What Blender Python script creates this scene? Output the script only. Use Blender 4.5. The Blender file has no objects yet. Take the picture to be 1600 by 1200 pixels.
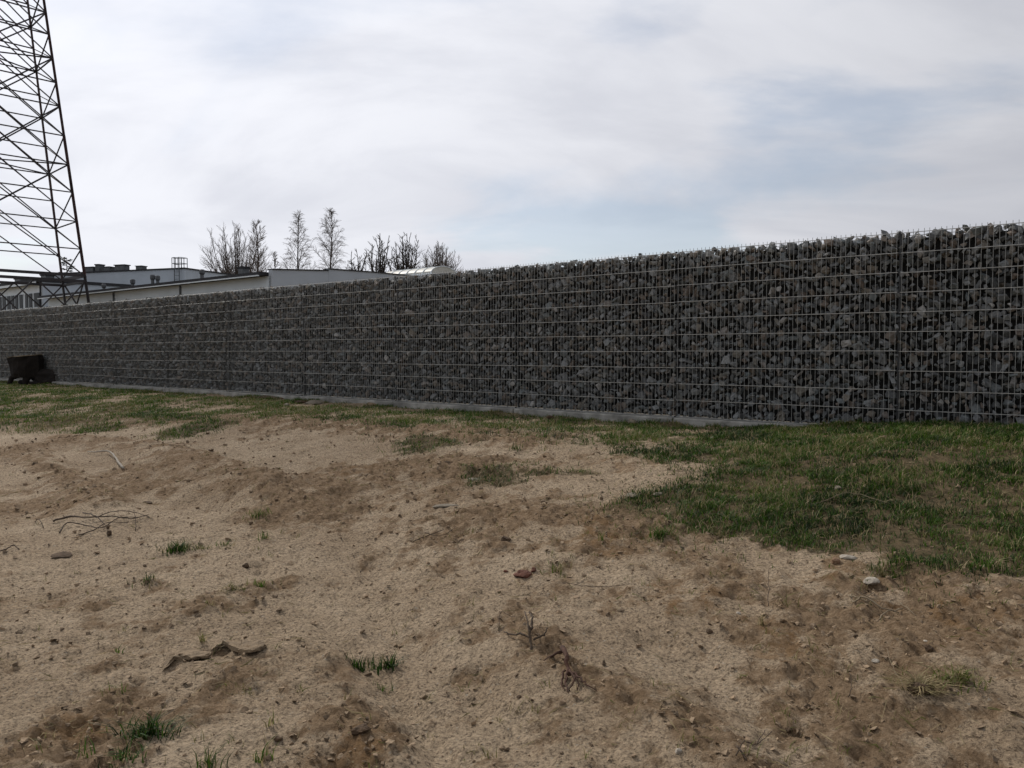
import bpy, bmesh, math, random, time
T0 = time.time()
import numpy as np
from mathutils import Vector, Matrix
R = math.radians
random.seed(7); RNG = np.random.default_rng(7)
scene = bpy.context.scene
COL = scene.collection

# ------------------------------------------------------------------ camera
EYE = 1.45; F = 1230.0                      # eye height (m), focal length in photo pixels (1600 wide)
PITCH = math.atan(50.5 / F)
cam = bpy.data.cameras.new('camera'); cam.sensor_width = 36; cam.lens = 36 * F / 1600
cam.clip_start = 0.05; cam.clip_end = 3000
camo = bpy.data.objects.new('camera', cam); COL.objects.link(camo)
camo.location = (0, 0, EYE); camo.rotation_euler = (R(90) - PITCH, 0, 0)
scene.camera = camo

# ------------------------------------------------------------------ sky, sun, exposure
SUN_AZ = R(-38); SUN_EL = R(37)             # azimuth from +Y towards +X, sun high on the left behind the wall
SD = Vector((math.sin(SUN_AZ) * math.cos(SUN_EL), math.cos(SUN_AZ) * math.cos(SUN_EL), math.sin(SUN_EL)))
world = bpy.data.worlds.new('World'); scene.world = world; world.use_nodes = True
nt = world.node_tree; nt.nodes.clear()
def N(tree, typ, **kw):
    n = tree.nodes.new(typ)
    for k, v in kw.items():
        if k.startswith('i_'): n.inputs[k[2:].replace('_', ' ')].default_value = v
        else: setattr(n, k, v)
    return n
def L(tree, a, b): tree.links.new(a, b)
def MATH(tree, op, a, b=None, clamp=False):
    n = tree.nodes.new('ShaderNodeMath'); n.operation = op; n.use_clamp = clamp
    for i, v in enumerate((a, b)):
        if v is None: continue
        if isinstance(v, (int, float)): n.inputs[i].default_value = v
        else: tree.links.new(v, n.inputs[i])
    return n.outputs[0]
def RAMP(tree, src, stops, interp='EASE'):
    n = tree.nodes.new('ShaderNodeValToRGB'); n.color_ramp.interpolation = interp
    e = n.color_ramp.elements
    while len(e) < len(stops): e.new(0.5)
    for s, (p, c) in zip(e, stops):
        s.position = p; s.color = (*c, 1) if len(c) == 3 else c
    tree.links.new(src, n.inputs[0]); return n.outputs[0]
def MIX(tree, fac, a, b, blend='MIX'):
    n = tree.nodes.new('ShaderNodeMix'); n.data_type = 'RGBA'; n.blend_type = blend
    for s, v in ((n.inputs[0], fac), (n.inputs[6], a), (n.inputs[7], b)):
        if isinstance(v, (int, float)): s.default_value = v
        elif isinstance(v, tuple): s.default_value = (*v, 1) if len(v) == 3 else v
        else: tree.links.new(v, s)
    return n.outputs[2]
sky = N(nt, 'ShaderNodeTexSky', sky_type='NISHITA', sun_disc=False, sun_elevation=SUN_EL, sun_rotation=SUN_AZ,
        air_density=1.0, dust_density=0.5, ozone_density=1.0)
tc = N(nt, 'ShaderNodeTexCoord')
sep = N(nt, 'ShaderNodeSeparateXYZ'); L(nt, tc.outputs['Generated'], sep.inputs[0])
zz = MATH(nt, 'ADD', MATH(nt, 'MAXIMUM', sep.outputs[2], 0.0), 0.22)
cx = MATH(nt, 'DIVIDE', sep.outputs[0], zz); cy = MATH(nt, 'DIVIDE', sep.outputs[1], zz)
cmb = N(nt, 'ShaderNodeCombineXYZ'); L(nt, cx, cmb.inputs[0]); L(nt, cy, cmb.inputs[1])
def sky_noise(scale, detail, off, rough=0.55, dist=0.0):
    mp = N(nt, 'ShaderNodeMapping'); mp.inputs['Location'].default_value = off
    mp.inputs['Scale'].default_value = (0.8, 1.15, 1); L(nt, cmb.outputs[0], mp.inputs[0])
    n = N(nt, 'ShaderNodeTexNoise'); n.inputs['Scale'].default_value = scale; n.inputs['Detail'].default_value = detail
    n.inputs['Roughness'].default_value = rough; n.inputs['Distortion'].default_value = dist
    L(nt, mp.outputs[0], n.inputs[0]); return n.outputs[0]
cover = RAMP(nt, sky_noise(0.85, 8, (14.3, 1.7, 0), 0.52, 0.5), [(0.37, (0.52,) * 3), (0.51, (1,) * 3)])
shade = RAMP(nt, sky_noise(1.3, 8, (9.2, 4.4, 2), 0.55, 0.6), [(0.34, (0.85, 0.858, 0.88)), (0.62, (1.03, 1.03, 1.03))])
dt = N(nt, 'ShaderNodeVectorMath', operation='DOT_PRODUCT'); L(nt, tc.outputs['Generated'], dt.inputs[0]); dt.inputs[1].default_value = SD
glow = MATH(nt, 'POWER', MATH(nt, 'MAXIMUM', dt.outputs['Value'], 0.0), 2.0)
bright = MATH(nt, 'ADD', MATH(nt, 'MULTIPLY', glow, 4.6), 5.6)     # thin cloud: brighter round the veiled sun
cl0 = MIX(nt, 1.0, shade, (0.975, 0.99, 1.055), 'MULTIPLY')
vm = N(nt, 'ShaderNodeVectorMath', operation='SCALE'); L(nt, cl0, vm.inputs[0]); L(nt, bright, vm.inputs[3])
blue = N(nt, 'ShaderNodeVectorMath', operation='MULTIPLY'); L(nt, sky.outputs[0], blue.inputs[0]); blue.inputs[1].default_value = (0.9, 0.9, 0.9)
skyc = MIX(nt, cover, blue.outputs[0], vm.outputs[0])
bg = N(nt, 'ShaderNodeBackground'); bg.inputs[1].default_value = 0.1
wo = N(nt, 'ShaderNodeOutputWorld'); L(nt, skyc, bg.inputs[0]); L(nt, bg.outputs[0], wo.inputs[0])

sl = bpy.data.lights.new('sun', 'SUN'); sl.energy = 3.0; sl.angle = R(4); sl.color = (1, 0.95, 0.88)
so = bpy.data.objects.new('sun', sl); COL.objects.link(so); so.location = (-20, 30, 40)
so.rotation_euler = SD.to_track_quat('Z', 'Y').to_euler()
scene.view_settings.view_transform = 'Standard'; scene.view_settings.look = 'None'
scene.view_settings.exposure = 0.0; scene.view_settings.gamma = 1.0; scene.view_settings.use_curve_mapping = False

# ------------------------------------------------------------------ helpers
def tag(o, label=None, cat=None, group=None, kind=None):
    for k, v in (('label', label), ('category', cat), ('group', group), ('kind', kind)):
        if v: o[k] = v
    return o
def empty(name, loc, rz=0):
    o = bpy.data.objects.new(name, None); COL.objects.link(o); o.location = loc; o.rotation_euler = (0, 0, rz)
    o.empty_display_size = 0.1; return o
def mesh_np(name, V, Fc, mat, smooth=False, attrs=None):
    """V (n,3), Fc (m,3|4) arrays -> mesh"""
    me = bpy.data.meshes.new(name)
    V = np.asarray(V, np.float32); Fc = np.asarray(Fc, np.int32); k = Fc.shape[1]; m = len(Fc)
    me.vertices.add(len(V)); me.vertices.foreach_set('co', V.ravel())
    me.loops.add(m * k); me.loops.foreach_set('vertex_index', Fc.ravel())
    me.polygons.add(m); me.polygons.foreach_set('loop_start', np.arange(0, m * k, k, dtype=np.int32))
    me.polygons.foreach_set('loop_total', np.full(m, k, np.int32))
    me.polygons.foreach_set('use_smooth', np.full(m, smooth, bool))
    me.update(calc_edges=True)
    for an, arr in (attrs or {}).items():
        a = me.attributes.new(an, 'FLOAT', 'POINT'); a.data.foreach_set('value', np.asarray(arr, np.float32))
    if mat: me.materials.append(mat)
    return me
def link(name, me, parent=None, loc=None):
    o = bpy.data.objects.new(name, me); COL.objects.link(o)
    if parent: o.parent = parent
    if loc is not None: o.location = loc
    return o
class MB:
    """collects polygons, builds one mesh object"""
    def __init__(s): s.v = []; s.f = []
    def add(s, vs, fs):
        b = len(s.v); s.v += [tuple(v) for v in vs]; s.f += [tuple(i + b for i in f) for f in fs]; return s
    def box(s, c, sx, sy, sz, ax=(1, 0, 0), ay=(0, 1, 0), az=(0, 0, 1)):
        c = Vector(c); ax = Vector(ax) * sx / 2; ay = Vector(ay) * sy / 2; az = Vector(az) * sz / 2
        vs = [c + i * ax + j * ay + k * az for k in (-1, 1) for j in (-1, 1) for i in (-1, 1)]
        return s.add(vs, [(0, 2, 3, 1), (4, 5, 7, 6), (0, 1, 5, 4), (2, 6, 7, 3), (0, 4, 6, 2), (1, 3, 7, 5)])
    def bar(s, a, b, w, t, up=(0, 0, 1)):
        a = Vector(a); b = Vector(b); d = (b - a); ln = d.length; d.normalize(); u = Vector(up)
        if abs(d.dot(u)) > 0.98: u = Vector((1, 0, 0))
        x = d.cross(u).normalized(); y = x.cross(d)
        return s.box((a + b) / 2, ln, w, t, d, x, y)
    def angle(s, a, b, w, t, up=(0, 0, 1)):
        """an L-section steel bar"""
        a = Vector(a); b = Vector(b); d = (b - a).normalized(); u = Vector(up)
        if abs(d.dot(u)) > 0.98: u = Vector((1, 0.3, 0))
        x = d.cross(u).normalized(); y = x.cross(d)
        pr = [(0, 0), (w, 0), (w, t), (t, t), (t, w), (0, w)]
        vs = [p + x * (i - w / 3) + y * (j - w / 3) for p in (a, b) for i, j in pr]
        fs = [(i, (i + 1) % 6, 6 + (i + 1) % 6, 6 + i) for i in range(6)] + [(5, 4, 3, 0), (3, 2, 1, 0), (6, 9, 10, 11), (6, 7, 8, 9)]
        return s.add(vs, fs)
    def tube(s, pts, rad, n=6, cap=True):
        pts = [Vector(p) for p in pts]; rings = []; px = None
        for i, p in enumerate(pts):
            d = (pts[min(i + 1, len(pts) - 1)] - pts[max(i - 1, 0)]).normalized()
            if px is None: px = d.orthogonal().normalized()
            px = (px - d * px.dot(d)).normalized(); py = d.cross(px)
            r = rad[i] if hasattr(rad, '__len__') else rad
            rings.append([p + (px * math.cos(2 * math.pi * k / n) + py * math.sin(2 * math.pi * k / n)) * r for k in range(n)])
        vs = [v for q in rings for v in q]; fs = []
        for i in range(len(pts) - 1):
            fs += [(i * n + k, i * n + (k + 1) % n, (i + 1) * n + (k + 1) % n, (i + 1) * n + k) for k in range(n)]
        if cap: fs += [tuple(range(n - 1, -1, -1)), tuple((len(pts) - 1) * n + k for k in range(n))]
        return s.add(vs, fs)
    def build(s, name, mat, parent=None, smooth=False, loc=None, local=None):
        me = bpy.data.meshes.new(name)
        v = s.v if local is None else [tuple(Vector(p) - Vector(local)) for p in s.v]
        me.from_pydata(v, [], s.f); me.update()
        if mat: me.materials.append(mat)
        if smooth: me.polygons.foreach_set('use_smooth', [True] * len(me.polygons))
        return link(name, me, parent, loc)
# numpy noise ---------------------------------------------------------
PERM = np.random.default_rng(3).permutation(4096); GRD = np.random.default_rng(4).random(4096) * 2 * math.pi
def gnoise(x, y, seed=0):
    x = np.asarray(x, float); y = np.asarray(y, float)
    xi = np.floor(x).astype(int); yi = np.floor(y).astype(int); xf = x - xi; yf = y - yi
    def g(ix, iy):
        h = PERM[(PERM[(ix + seed * 131) & 4095] + iy) & 4095]; a = GRD[h]; return np.cos(a), np.sin(a)
    u = xf ** 3 * (xf * (xf * 6 - 15) + 10); v = yf ** 3 * (yf * (yf * 6 - 15) + 10)
    def d(ix, iy, fx, fy): a, b = g(ix, iy); return a * fx + b * fy
    n00 = d(xi, yi, xf, yf); n10 = d(xi + 1, yi, xf - 1, yf); n01 = d(xi, yi + 1, xf, yf - 1); n11 = d(xi + 1, yi + 1, xf - 1, yf - 1)
    return ((n00 * (1 - u) + n10 * u) * (1 - v) + (n01 * (1 - u) + n11 * u) * v) * 1.5
def fbm(x, y, sc, oct=4, seed=0, gain=0.5):
    r = 0; a = 1.0; s = 0
    for o in range(oct):
        r = r + a * gnoise(x / sc * 2 ** o + 17.3 * o, y / sc * 2 ** o - 9.1 * o, seed + o); s += a; a *= gain
    return r / s
def sstep(a, b, x): t = np.clip((np.asarray(x, float) - a) / (b - a), 0, 1); return t * t * (3 - 2 * t)

# ------------------------------------------------------------------ materials
def mat_new(name):
    m = bpy.data.materials.new(name); m.use_nodes = True; t = m.node_tree
    return m, t, t.nodes['Principled BSDF']
def mat(name, col, rough=0.8, metal=0.0, var=0.25, scale=8.0, bump=0.0, bscale=40.0, spec=0.3, coord='Object'):
    m, t, p = mat_new(name)
    c = N(t, 'ShaderNodeTexCoord'); n = N(t, 'ShaderNodeTexNoise'); n.inputs['Scale'].default_value = scale; n.inputs['Detail'].default_value = 6
    L(t, c.outputs[coord], n.inputs[0])
    f = RAMP(t, n.outputs[0], [(0.3, tuple(v * (1 - var) for v in col)), (0.7, tuple(min(1, v * (1 + var)) for v in col))], 'LINEAR')
    L(t, f, p.inputs['Base Color']); p.inputs['Roughness'].default_value = rough; p.inputs['Metallic'].default_value = metal
    p.inputs['Specular IOR Level'].default_value = spec
    if bump:
        n2 = N(t, 'ShaderNodeTexNoise'); n2.inputs['Scale'].default_value = bscale; n2.inputs['Detail'].default_value = 5
        L(t, c.outputs[coord], n2.inputs[0]); b = N(t, 'ShaderNodeBump'); b.inputs['Strength'].default_value = bump; b.inputs['Distance'].default_value = 0.02
        L(t, n2.outputs[0], b.inputs['Height']); L(t, b.outputs[0], p.inputs['Normal'])
    return m
def attr(t, name): n = N(t, 'ShaderNodeAttribute', attribute_name=name); return n.outputs['Fac']

def ground_mat():
    m, t, p = mat_new('sandy_ground')
    c = N(t, 'ShaderNodeTexCoord')
    def noi(s, d=6, r=0.6):
        n = N(t, 'ShaderNodeTexNoise'); n.inputs['Scale'].default_value = s; n.inputs['Detail'].default_value = d
        n.inputs['Roughness'].default_value = r; L(t, c.outputs['Object'], n.inputs[0]); return n.outputs[0]
    sand = RAMP(t, noi(1.3, 8), [(0.32, (0.355, 0.260, 0.168)), (0.68, (0.505, 0.390, 0.268))], 'LINEAR')
    grain = RAMP(t, noi(62, 5, 0.8), [(0.37, (0.30,) * 3), (0.49, (0.97,) * 3), (0.63, (1.36,) * 3)], 'LINEAR')
    sand = MIX(t, 1.0, sand, grain, 'MULTIPLY')
    shade_speck = RAMP(t, noi(30, 6, 0.75), [(0.34, (0.8,) * 3), (0.42, (0,) * 3)], 'LINEAR')  # dark organic specks that also paint in small shadows between the lumps
    sand = MIX(t, shade_speck, sand, (0.070, 0.048, 0.028))
    pale = RAMP(t, noi(60, 2, 0.5), [(0.66, (0,) * 3), (0.72, (0.7,) * 3)], 'LINEAR')
    sand = MIX(t, pale, sand, (0.46, 0.41, 0.33))
    soilc = RAMP(t, noi(26, 6, 0.7), [(0.34, (0.140, 0.085, 0.043)), (0.66, (0.375, 0.262, 0.160))], 'LINEAR')
    brk = MATH(t, 'MULTIPLY', MATH(t, 'SUBTRACT', noi(11, 10, 0.82), 0.5), 2.2)
    def broken(a): return RAMP(t, MATH(t, 'ADD', attr(t, a), brk), [(0.34, (0,) * 3), (0.66, (0.92,) * 3)], 'LINEAR')
    s1 = MIX(t, broken('soil'), sand, soilc)
    orc = RAMP(t, noi(30, 5), [(0.3, (0.13, 0.068, 0.026)), (0.7, (0.31, 0.185, 0.085))], 'LINEAR')
    s2 = MIX(t, MATH(t, 'MULTIPLY', broken('rust'), 0.7), s1, orc)
    gc = RAMP(t, noi(18, 6), [(0.3, (0.040, 0.036, 0.014)), (0.7, (0.205, 0.145, 0.080))], 'LINEAR')
    s3 = MIX(t, broken('turf'), s2, gc)
    L(t, s3, p.inputs['Base Color']); p.inputs['Roughness'].default_value = 0.95; p.inputs['Specular IOR Level'].default_value = 0.12
    h = MATH(t, 'ADD', MATH(t, 'MULTIPLY', noi(13, 10, 0.74), 0.8), MATH(t, 'MULTIPLY', noi(60, 6, 0.8), 0.10))
    b = N(t, 'ShaderNodeBump'); b.inputs['Strength'].default_value = 1.0; b.inputs['Distance'].default_value = 0.10
    L(t, h, b.inputs['Height']); L(t, b.outputs[0], p.inputs['Normal']); return m
def stone_mat():
    m, t, p = mat_new('crushed_stone')
    a = attr(t, 'rnd')
    base = RAMP(t, a, [(0.0, (0.040, 0.041, 0.040)), (0.3, (0.132, 0.136, 0.136)), (0.52, (0.235, 0.240, 0.238)), (0.66, (0.138, 0.155, 0.157)),
                       (0.80, (0.190, 0.170, 0.142)), (0.93, (0.140, 0.112, 0.092)), (1.0, (0.36, 0.35, 0.33))], 'LINEAR')
    c = N(t, 'ShaderNodeTexCoord'); n = N(t, 'ShaderNodeTexNoise'); n.inputs['Scale'].default_value = 45; n.inputs['Detail'].default_value = 6
    L(t, c.outputs['Object'], n.inputs[0])
    f = RAMP(t, n.outputs[0], [(0.3, (0.68,) * 3), (0.7, (1.3,) * 3)], 'LINEAR')
    L(t, MIX(t, 1.0, base, f, 'MULTIPLY'), p.inputs['Base Color']); p.inputs['Roughness'].default_value = 0.8
    p.inputs['Specular IOR Level'].default_value = 0.25
    b = N(t, 'ShaderNodeBump'); b.inputs['Strength'].default_value = 0.5; b.inputs['Distance'].default_value = 0.01
    L(t, n.outputs[0], b.inputs['Height']); L(t, b.outputs[0], p.inputs['Normal']); return m
def grass_mat():
    m, t, p = mat_new('grass_blades')
    base = RAMP(t, attr(t, 'rnd'), [(0.0, (0.012, 0.026, 0.005)), (0.12, (0.025, 0.060, 0.006)), (0.35, (0.062, 0.130, 0.012)), (0.6, (0.112, 0.130, 0.022)),
                                    (0.78, (0.165, 0.140, 0.060)), (1.0, (0.42, 0.33, 0.19))], 'LINEAR')
    L(t, base, p.inputs['Base Color']); p.inputs['Roughness'].default_value = 0.6; p.inputs['Specular IOR Level'].default_value = 0.2
    tr = N(t, 'ShaderNodeBsdfTranslucent'); L(t, base, tr.inputs[0]); mx = N(t, 'ShaderNodeMixShader'); mx.inputs[0].default_value = 0.35
    L(t, p.outputs[0], mx.inputs[1]); L(t, tr.outputs[0], mx.inputs[2]); L(t, mx.outputs[0], t.nodes['Material Output'].inputs[0]); return m
M = dict(
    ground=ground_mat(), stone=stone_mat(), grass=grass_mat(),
    zinc=mat('galvanised_wire', (0.43, 0.43, 0.41), 0.40, 0.6, 0.2, 30, spec=0.5),
    zincshade=mat('weathered_shaded_wire', (0.30, 0.30, 0.285), 0.5, 0.5, 0.3, 12),  # same weathered zinc, darkened to paint the verticals less lit than the horizontals
    post=mat('dark_steel_post', (0.045, 0.046, 0.047), 0.5, 0.4, 0.2, 12),
    shade_core=mat('gap_shade_core', (0.016, 0.016, 0.015), 0.95, 0, 0.4, 20, 0.8, 25),  # near-black colour paints the shade in the gaps between stones
    concrete=mat('weathered_concrete', (0.26, 0.25, 0.225), 0.9, 0, 0.45, 5, 0.5, 30),
    pylon=mat('painted_lattice_steel', (0.040, 0.036, 0.038), 0.6, 0.2, 0.3, 1.5),
    rustleg=mat('rust_red_lattice_steel', (0.050, 0.028, 0.027), 0.65, 0.2, 0.45, 0.7),
    render=mat('pale_grey_render', (0.62, 0.685, 0.73), 0.9, 0, 0.07, 0.8, 0.1, 30),
    render2=mat('blue_grey_render', (0.41, 0.445, 0.485), 0.9, 0, 0.07, 0.8, 0.1, 30),
    white=mat('white_trim', (0.70, 0.755, 0.79), 0.6, 0, 0.08, 2),
    felt=mat('dark_roofing', (0.028, 0.028, 0.031), 0.8, 0, 0.25, 4),
    vent=mat('grey_vent_metal', (0.10, 0.105, 0.11), 0.5, 0.4, 0.3, 5),
    glass=mat('dark_window_glass', (0.02, 0.024, 0.028), 0.45, 0, 0.2, 1, spec=0.12),
    sheet=mat('translucent_rooflight_sheet', (0.47, 0.46, 0.41), 0.5, 0, 0.1, 2),
    bark=mat('dark_bark', (0.055, 0.045, 0.038), 0.9, 0, 0.3, 5),
    twig=mat('brown_twigs', (0.125, 0.098, 0.082), 0.9, 0, 0.2, 5),
    birch=mat('birch_bark', (0.23, 0.21, 0.20), 0.8, 0, 0.5, 6),
    btwig=mat('birch_twigs', (0.16, 0.138, 0.126), 0.9, 0, 0.2, 5),
    needle=mat('spruce_needles', (0.022, 0.034, 0.020), 0.8, 0, 0.3, 3),
    stump=mat('wet_dark_stump_bark', (0.011, 0.008, 0.006), 0.9, 0, 0.4, 9, 0.8, 30),
    cut=mat('cut_wood', (0.22, 0.17, 0.11), 0.8, 0, 0.3, 14),
    root=mat('dry_root', (0.065, 0.046, 0.031), 0.9, 0, 0.35, 25, 0.4, 90),
    redroot=mat('reddish_root_bark', (0.062, 0.031, 0.020), 0.9, 0, 0.35, 25, 0.4, 90),
    straw=mat('bleached_stalk', (0.20, 0.155, 0.10), 0.8, 0, 0.25, 30),
    pale=mat('pale_limestone', (0.33, 0.29, 0.235), 0.9, 0, 0.22, 22, 0.5, 60),
    buff=mat('buff_stone', (0.185, 0.155, 0.115), 0.9, 0, 0.22, 22, 0.5, 60),
    orange=mat('orange_stone', (0.19, 0.115, 0.068), 0.9, 0, 0.22, 22, 0.5, 60),
    brick=mat('red_brick', (0.11, 0.045, 0.028), 0.9, 0, 0.35, 30, 0.5, 80),
    clod=mat('dark_earth', (0.075, 0.047, 0.026), 0.95, 0, 0.4, 30, 0.8, 70),
    crust=mat('dried_earth', (0.20, 0.145, 0.09), 0.95, 0, 0.3, 22, 0.9, 60),
    crumb=mat('earth_crumbs', (0.23, 0.165, 0.105), 0.95, 0, 0.65, 9, 0.6, 70),
    plank=mat('weathered_board', (0.13, 0.087, 0.055), 0.9, 0, 0.3, 6, 0.3, 30),
)

# ------------------------------------------------------------------ wall frame of reference
P0 = np.array([3.95, 8.07]); U = np.array([-0.7774, 0.6290]); NV = np.array([-0.6290, -0.7774])   # along the wall / towards the camera
PL = EYE - 0.80; TOP = PL + 2.0           # plinth top, top wire
def td(x, y):
    rx = np.asarray(x) - P0[0]; ry = np.asarray(y) - P0[1]
    return rx * U[0] + ry * U[1], rx * NV[0] + ry * NV[1]
def wp(t, d, z): return Vector((P0[0] + U[0] * t + NV[0] * d, P0[1] + U[1] * t + NV[1] * d, z))
U3 = Vector((U[0], U[1], 0)); N3 = Vector((NV[0], NV[1], 0))

# ------------------------------------------------------------------ ground
def ramp_h(x, y):
    t, d = td(x, y)
    h = 0.55 * (1 - sstep(0.8, 7.6, d)) + 0.0 * d
    h = h + 0.19 * (1 - sstep(-0.8, 2.0, t)) * (1 - sstep(1.2, 4.0, np.abs(d)))    # soil heaped over the kerb at the right
    return h
def at0(px, py):                            # pixel -> point on the smooth ramp (camera height and pitch known)
    dx = (px - 800) / F; v = (600 - py) / F
    dy = math.cos(PITCH) + v * math.sin(PITCH); dz = v * math.cos(PITCH) - math.sin(PITCH)
    lo, hi = 1.0, 150.0
    for _ in range(2):
        s = np.geomspace(lo, hi, 260)
        k = int(np.argmax(EYE + dz * s <= HFUN(dx * s, dy * s))); k = max(k, 1); lo, hi = s[k - 1], s[k]
    s = (lo + hi) / 2; x, y, z = dx * s, dy * s, EYE + dz * s
    return x, y, z
HFUN = ramp_h
def seg_dist(x, y, a, b):
    ax, ay = a; bx, by = b; l2 = (bx - ax) ** 2 + (by - ay) ** 2
    k = np.clip(((x - ax) * (bx - ax) + (y - ay) * (by - ay)) / l2, 0, 1)
    return np.hypot(x - ax - k * (bx - ax), y - ay - k * (by - ay))
def pl_dist(x, y, pts): return np.min([seg_dist(x, y, pts[i], pts[i + 1]) for i in range(len(pts) - 1)], axis=0)
def G2(pts): return [at0(*p)[:2] for p in pts]
RIDGES = [  # pixel polyline, height, width: heaped banks of soil and ruts
    (G2([(-60, 712), (40, 722), (110, 748), (170, 790)]), 0.10, 0.36),
    (G2([(40, 712), (100, 690), (240, 705), (330, 735), (420, 760)]), 0.09, 0.40),
    (G2([(380, 762), (470, 780), (560, 760), (660, 745), (740, 730)]), 0.055, 0.40),
    (G2([(-40, 665), (200, 660), (420, 662), (640, 676), (830, 692)]), 0.06, 0.8),
    (G2([(850, 1010), (960, 1080), (1080, 1140), (1180, 1230)]), 0.055, 0.22),
    (G2([(480, 1140), (560, 1110), (610, 1160)]), 0.03, 0.16),
    (G2([(300, 960), (380, 920), (440, 905)]), 0.03, 0.18),
    (G2([(760, 800), (900, 810), (1000, 825)]), 0.03, 0.5),
]
HOLLOWS = [(G2([(560, 700 + 80), (620, 1010), (700, 1150)]), 0.045, 0.30), (G2([(120, 735), (210, 775), (330, 790)]), 0.07, 0.35),
           (G2([(405, 880), (470, 930), (560, 1010), (650, 1110), (720, 1220)]), 0.038, 0.10), (G2([(455, 870), (540, 920), (660, 1010), (790, 1130), (870, 1230)]), 0.028, 0.10),
           (G2([(120, 900), (60, 1000), (-40, 1120)]), 0.03, 0.12), (G2([(960, 960), (1100, 1040), (1260, 1190)]), 0.03, 0.12), (G2([(900, 1010), (1200, 1060), (1400, 1160)]), 0.03, 0.3)]
ZONES = [((1000, 860), 1.4), ((1350, 960), 1.1), ((1060, 1120), 0.6), ((620, 750), 1.6), ((180, 745), 1.4), ((560, 1150), 0.35), ((150, 1150), 0.4), ((880, 830), 1.2), ((1450, 930), 0.8), ((380, 935), 0.4), ((1300, 1090), 0.9), ((900, 950), 0.8), ((60, 790), 0.9), ((480, 800), 0.9), ((1150, 960), 0.9)]
ZONEW = [(at0(*p)[:2], r) for p, r in ZONES]
def soil_mask(x, y):
    z = np.zeros(np.shape(x))
    for (bx, by), r in ZONEW: z = np.maximum(z, 1 - sstep(r * 0.2, r * 1.1, np.hypot(x - bx, y - by)))
    m = 0.9 * sstep(-0.10, 0.55, 0.75 * fbm(x, y, 1.3, 4, 11, 0.6) + 0.5 * fbm(x, y, 0.22, 3, 5) + 0.37 * z)
    for pts, h, w in RIDGES: m = np.maximum(m, 0.95 * (1 - sstep(w * 0.25, w * 1.0, pl_dist(x, y, pts))) * sstep(-0.5, 0.1, fbm(x, y, 0.25, 3, 23)))
    return np.clip(m, 0, 1)
def HFUN(x, y):
    x = np.asarray(x, float); y = np.asarray(y, float)
    t, d = td(x, y); h = ramp_h(x, y)
    near = sstep(0.15, 1.2, np.abs(d))       # calm against the kerb
    h = h + near * 0.055 * fbm(x, y, 2.2, 3, 1)
    h = h + near * 0.022 * fbm(x, y, 0.55, 3, 2)
    h = h + 0.09 * np.clip(fbm(x, y, 0.9, 3, 97) + 0.03, 0, 1) * (1 - sstep(0.2, 1.0, np.abs(d)))     # soil banked against the kerb
    for pts, a, w in RIDGES: h = h + a * np.exp(-(pl_dist(x, y, pts) / w) ** 2 * 1.6)
    for pts, a, w in HOLLOWS: h = h - a * np.exp(-(pl_dist(x, y, pts) / w) ** 2 * 1.6)
    return h
def fine(x, y):
    r = np.hypot(x, y); f1 = 1 - sstep(20, 30, r)
    sm = soil_mask(x, y)
    f = f1 * (0.018 + 0.036 * sm) * fbm(x, y, 0.24, 4, 6, 0.6)
    f = f + f1 * (0.026 + 0.034 * sm) * (0.25 - np.abs(fbm(x, y, 0.34, 3, 14)))         # crumbled ridges and prints
    n2 = fbm(x, y, 0.055, 2, 9)
    f = f + f1 * (1 - sstep(7, 14, r)) * ((0.011 + 0.020 * sm) * n2 + 0.010 * fbm(x * 0.45 + 0.2 * y, y, 0.085, 3, 27, 0.6) - 0.018 * np.clip(fbm(x, y, 0.09, 2, 19) - 0.22, 0, 1))
    return f
def gz(x, y): x = np.atleast_1d(x); y = np.atleast_1d(y); return HFUN(x, y) + fine(x, y)
def at(px, py):
    x, y, z = at0(px, py); return Vector((x, y, float(gz(x, y)[0])))
# turf outlines, traced in the photograph and laid on the ground
TURF = G2([(958, 772), (990, 800), (1010, 828), (1120, 834), (1240, 852), (1330, 862), (1450, 878), (1530, 905), (1620, 905), (1720, 915)]) + \
       [(7.5, 3.4), (9.5, 4.6), tuple(wp(-6, 0.1, 0)[:2]), tuple(wp(2.0, 0.1, 0)[:2])] + G2([(1240, 690), (1140, 722), (1120, 755)])
def inside(x, y, poly):
    r = np.zeros(np.shape(x), bool); n = len(poly)
    for i in range(n):
        x1, y1 = poly[i]; x2, y2 = poly[(i + 1) % n]
        if y1 == y2: continue
        c = ((y1 > y) != (y2 > y)) & (x < (x2 - x1) * (y - y1) / (y2 - y1) + x1); r ^= c
    return r
BLOBS = [((775, 742), 0.42), ((912, 735), 0.28), ((1080, 710), 0.55), ((1010, 710), 0.35), ((665, 692), 0.5), ((300, 672), 0.7), ((150, 672), 0.5), ((850, 742), 0.18)]
BLOBW = [(at0(*p)[:2], r) for p, r in BLOBS]
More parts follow.
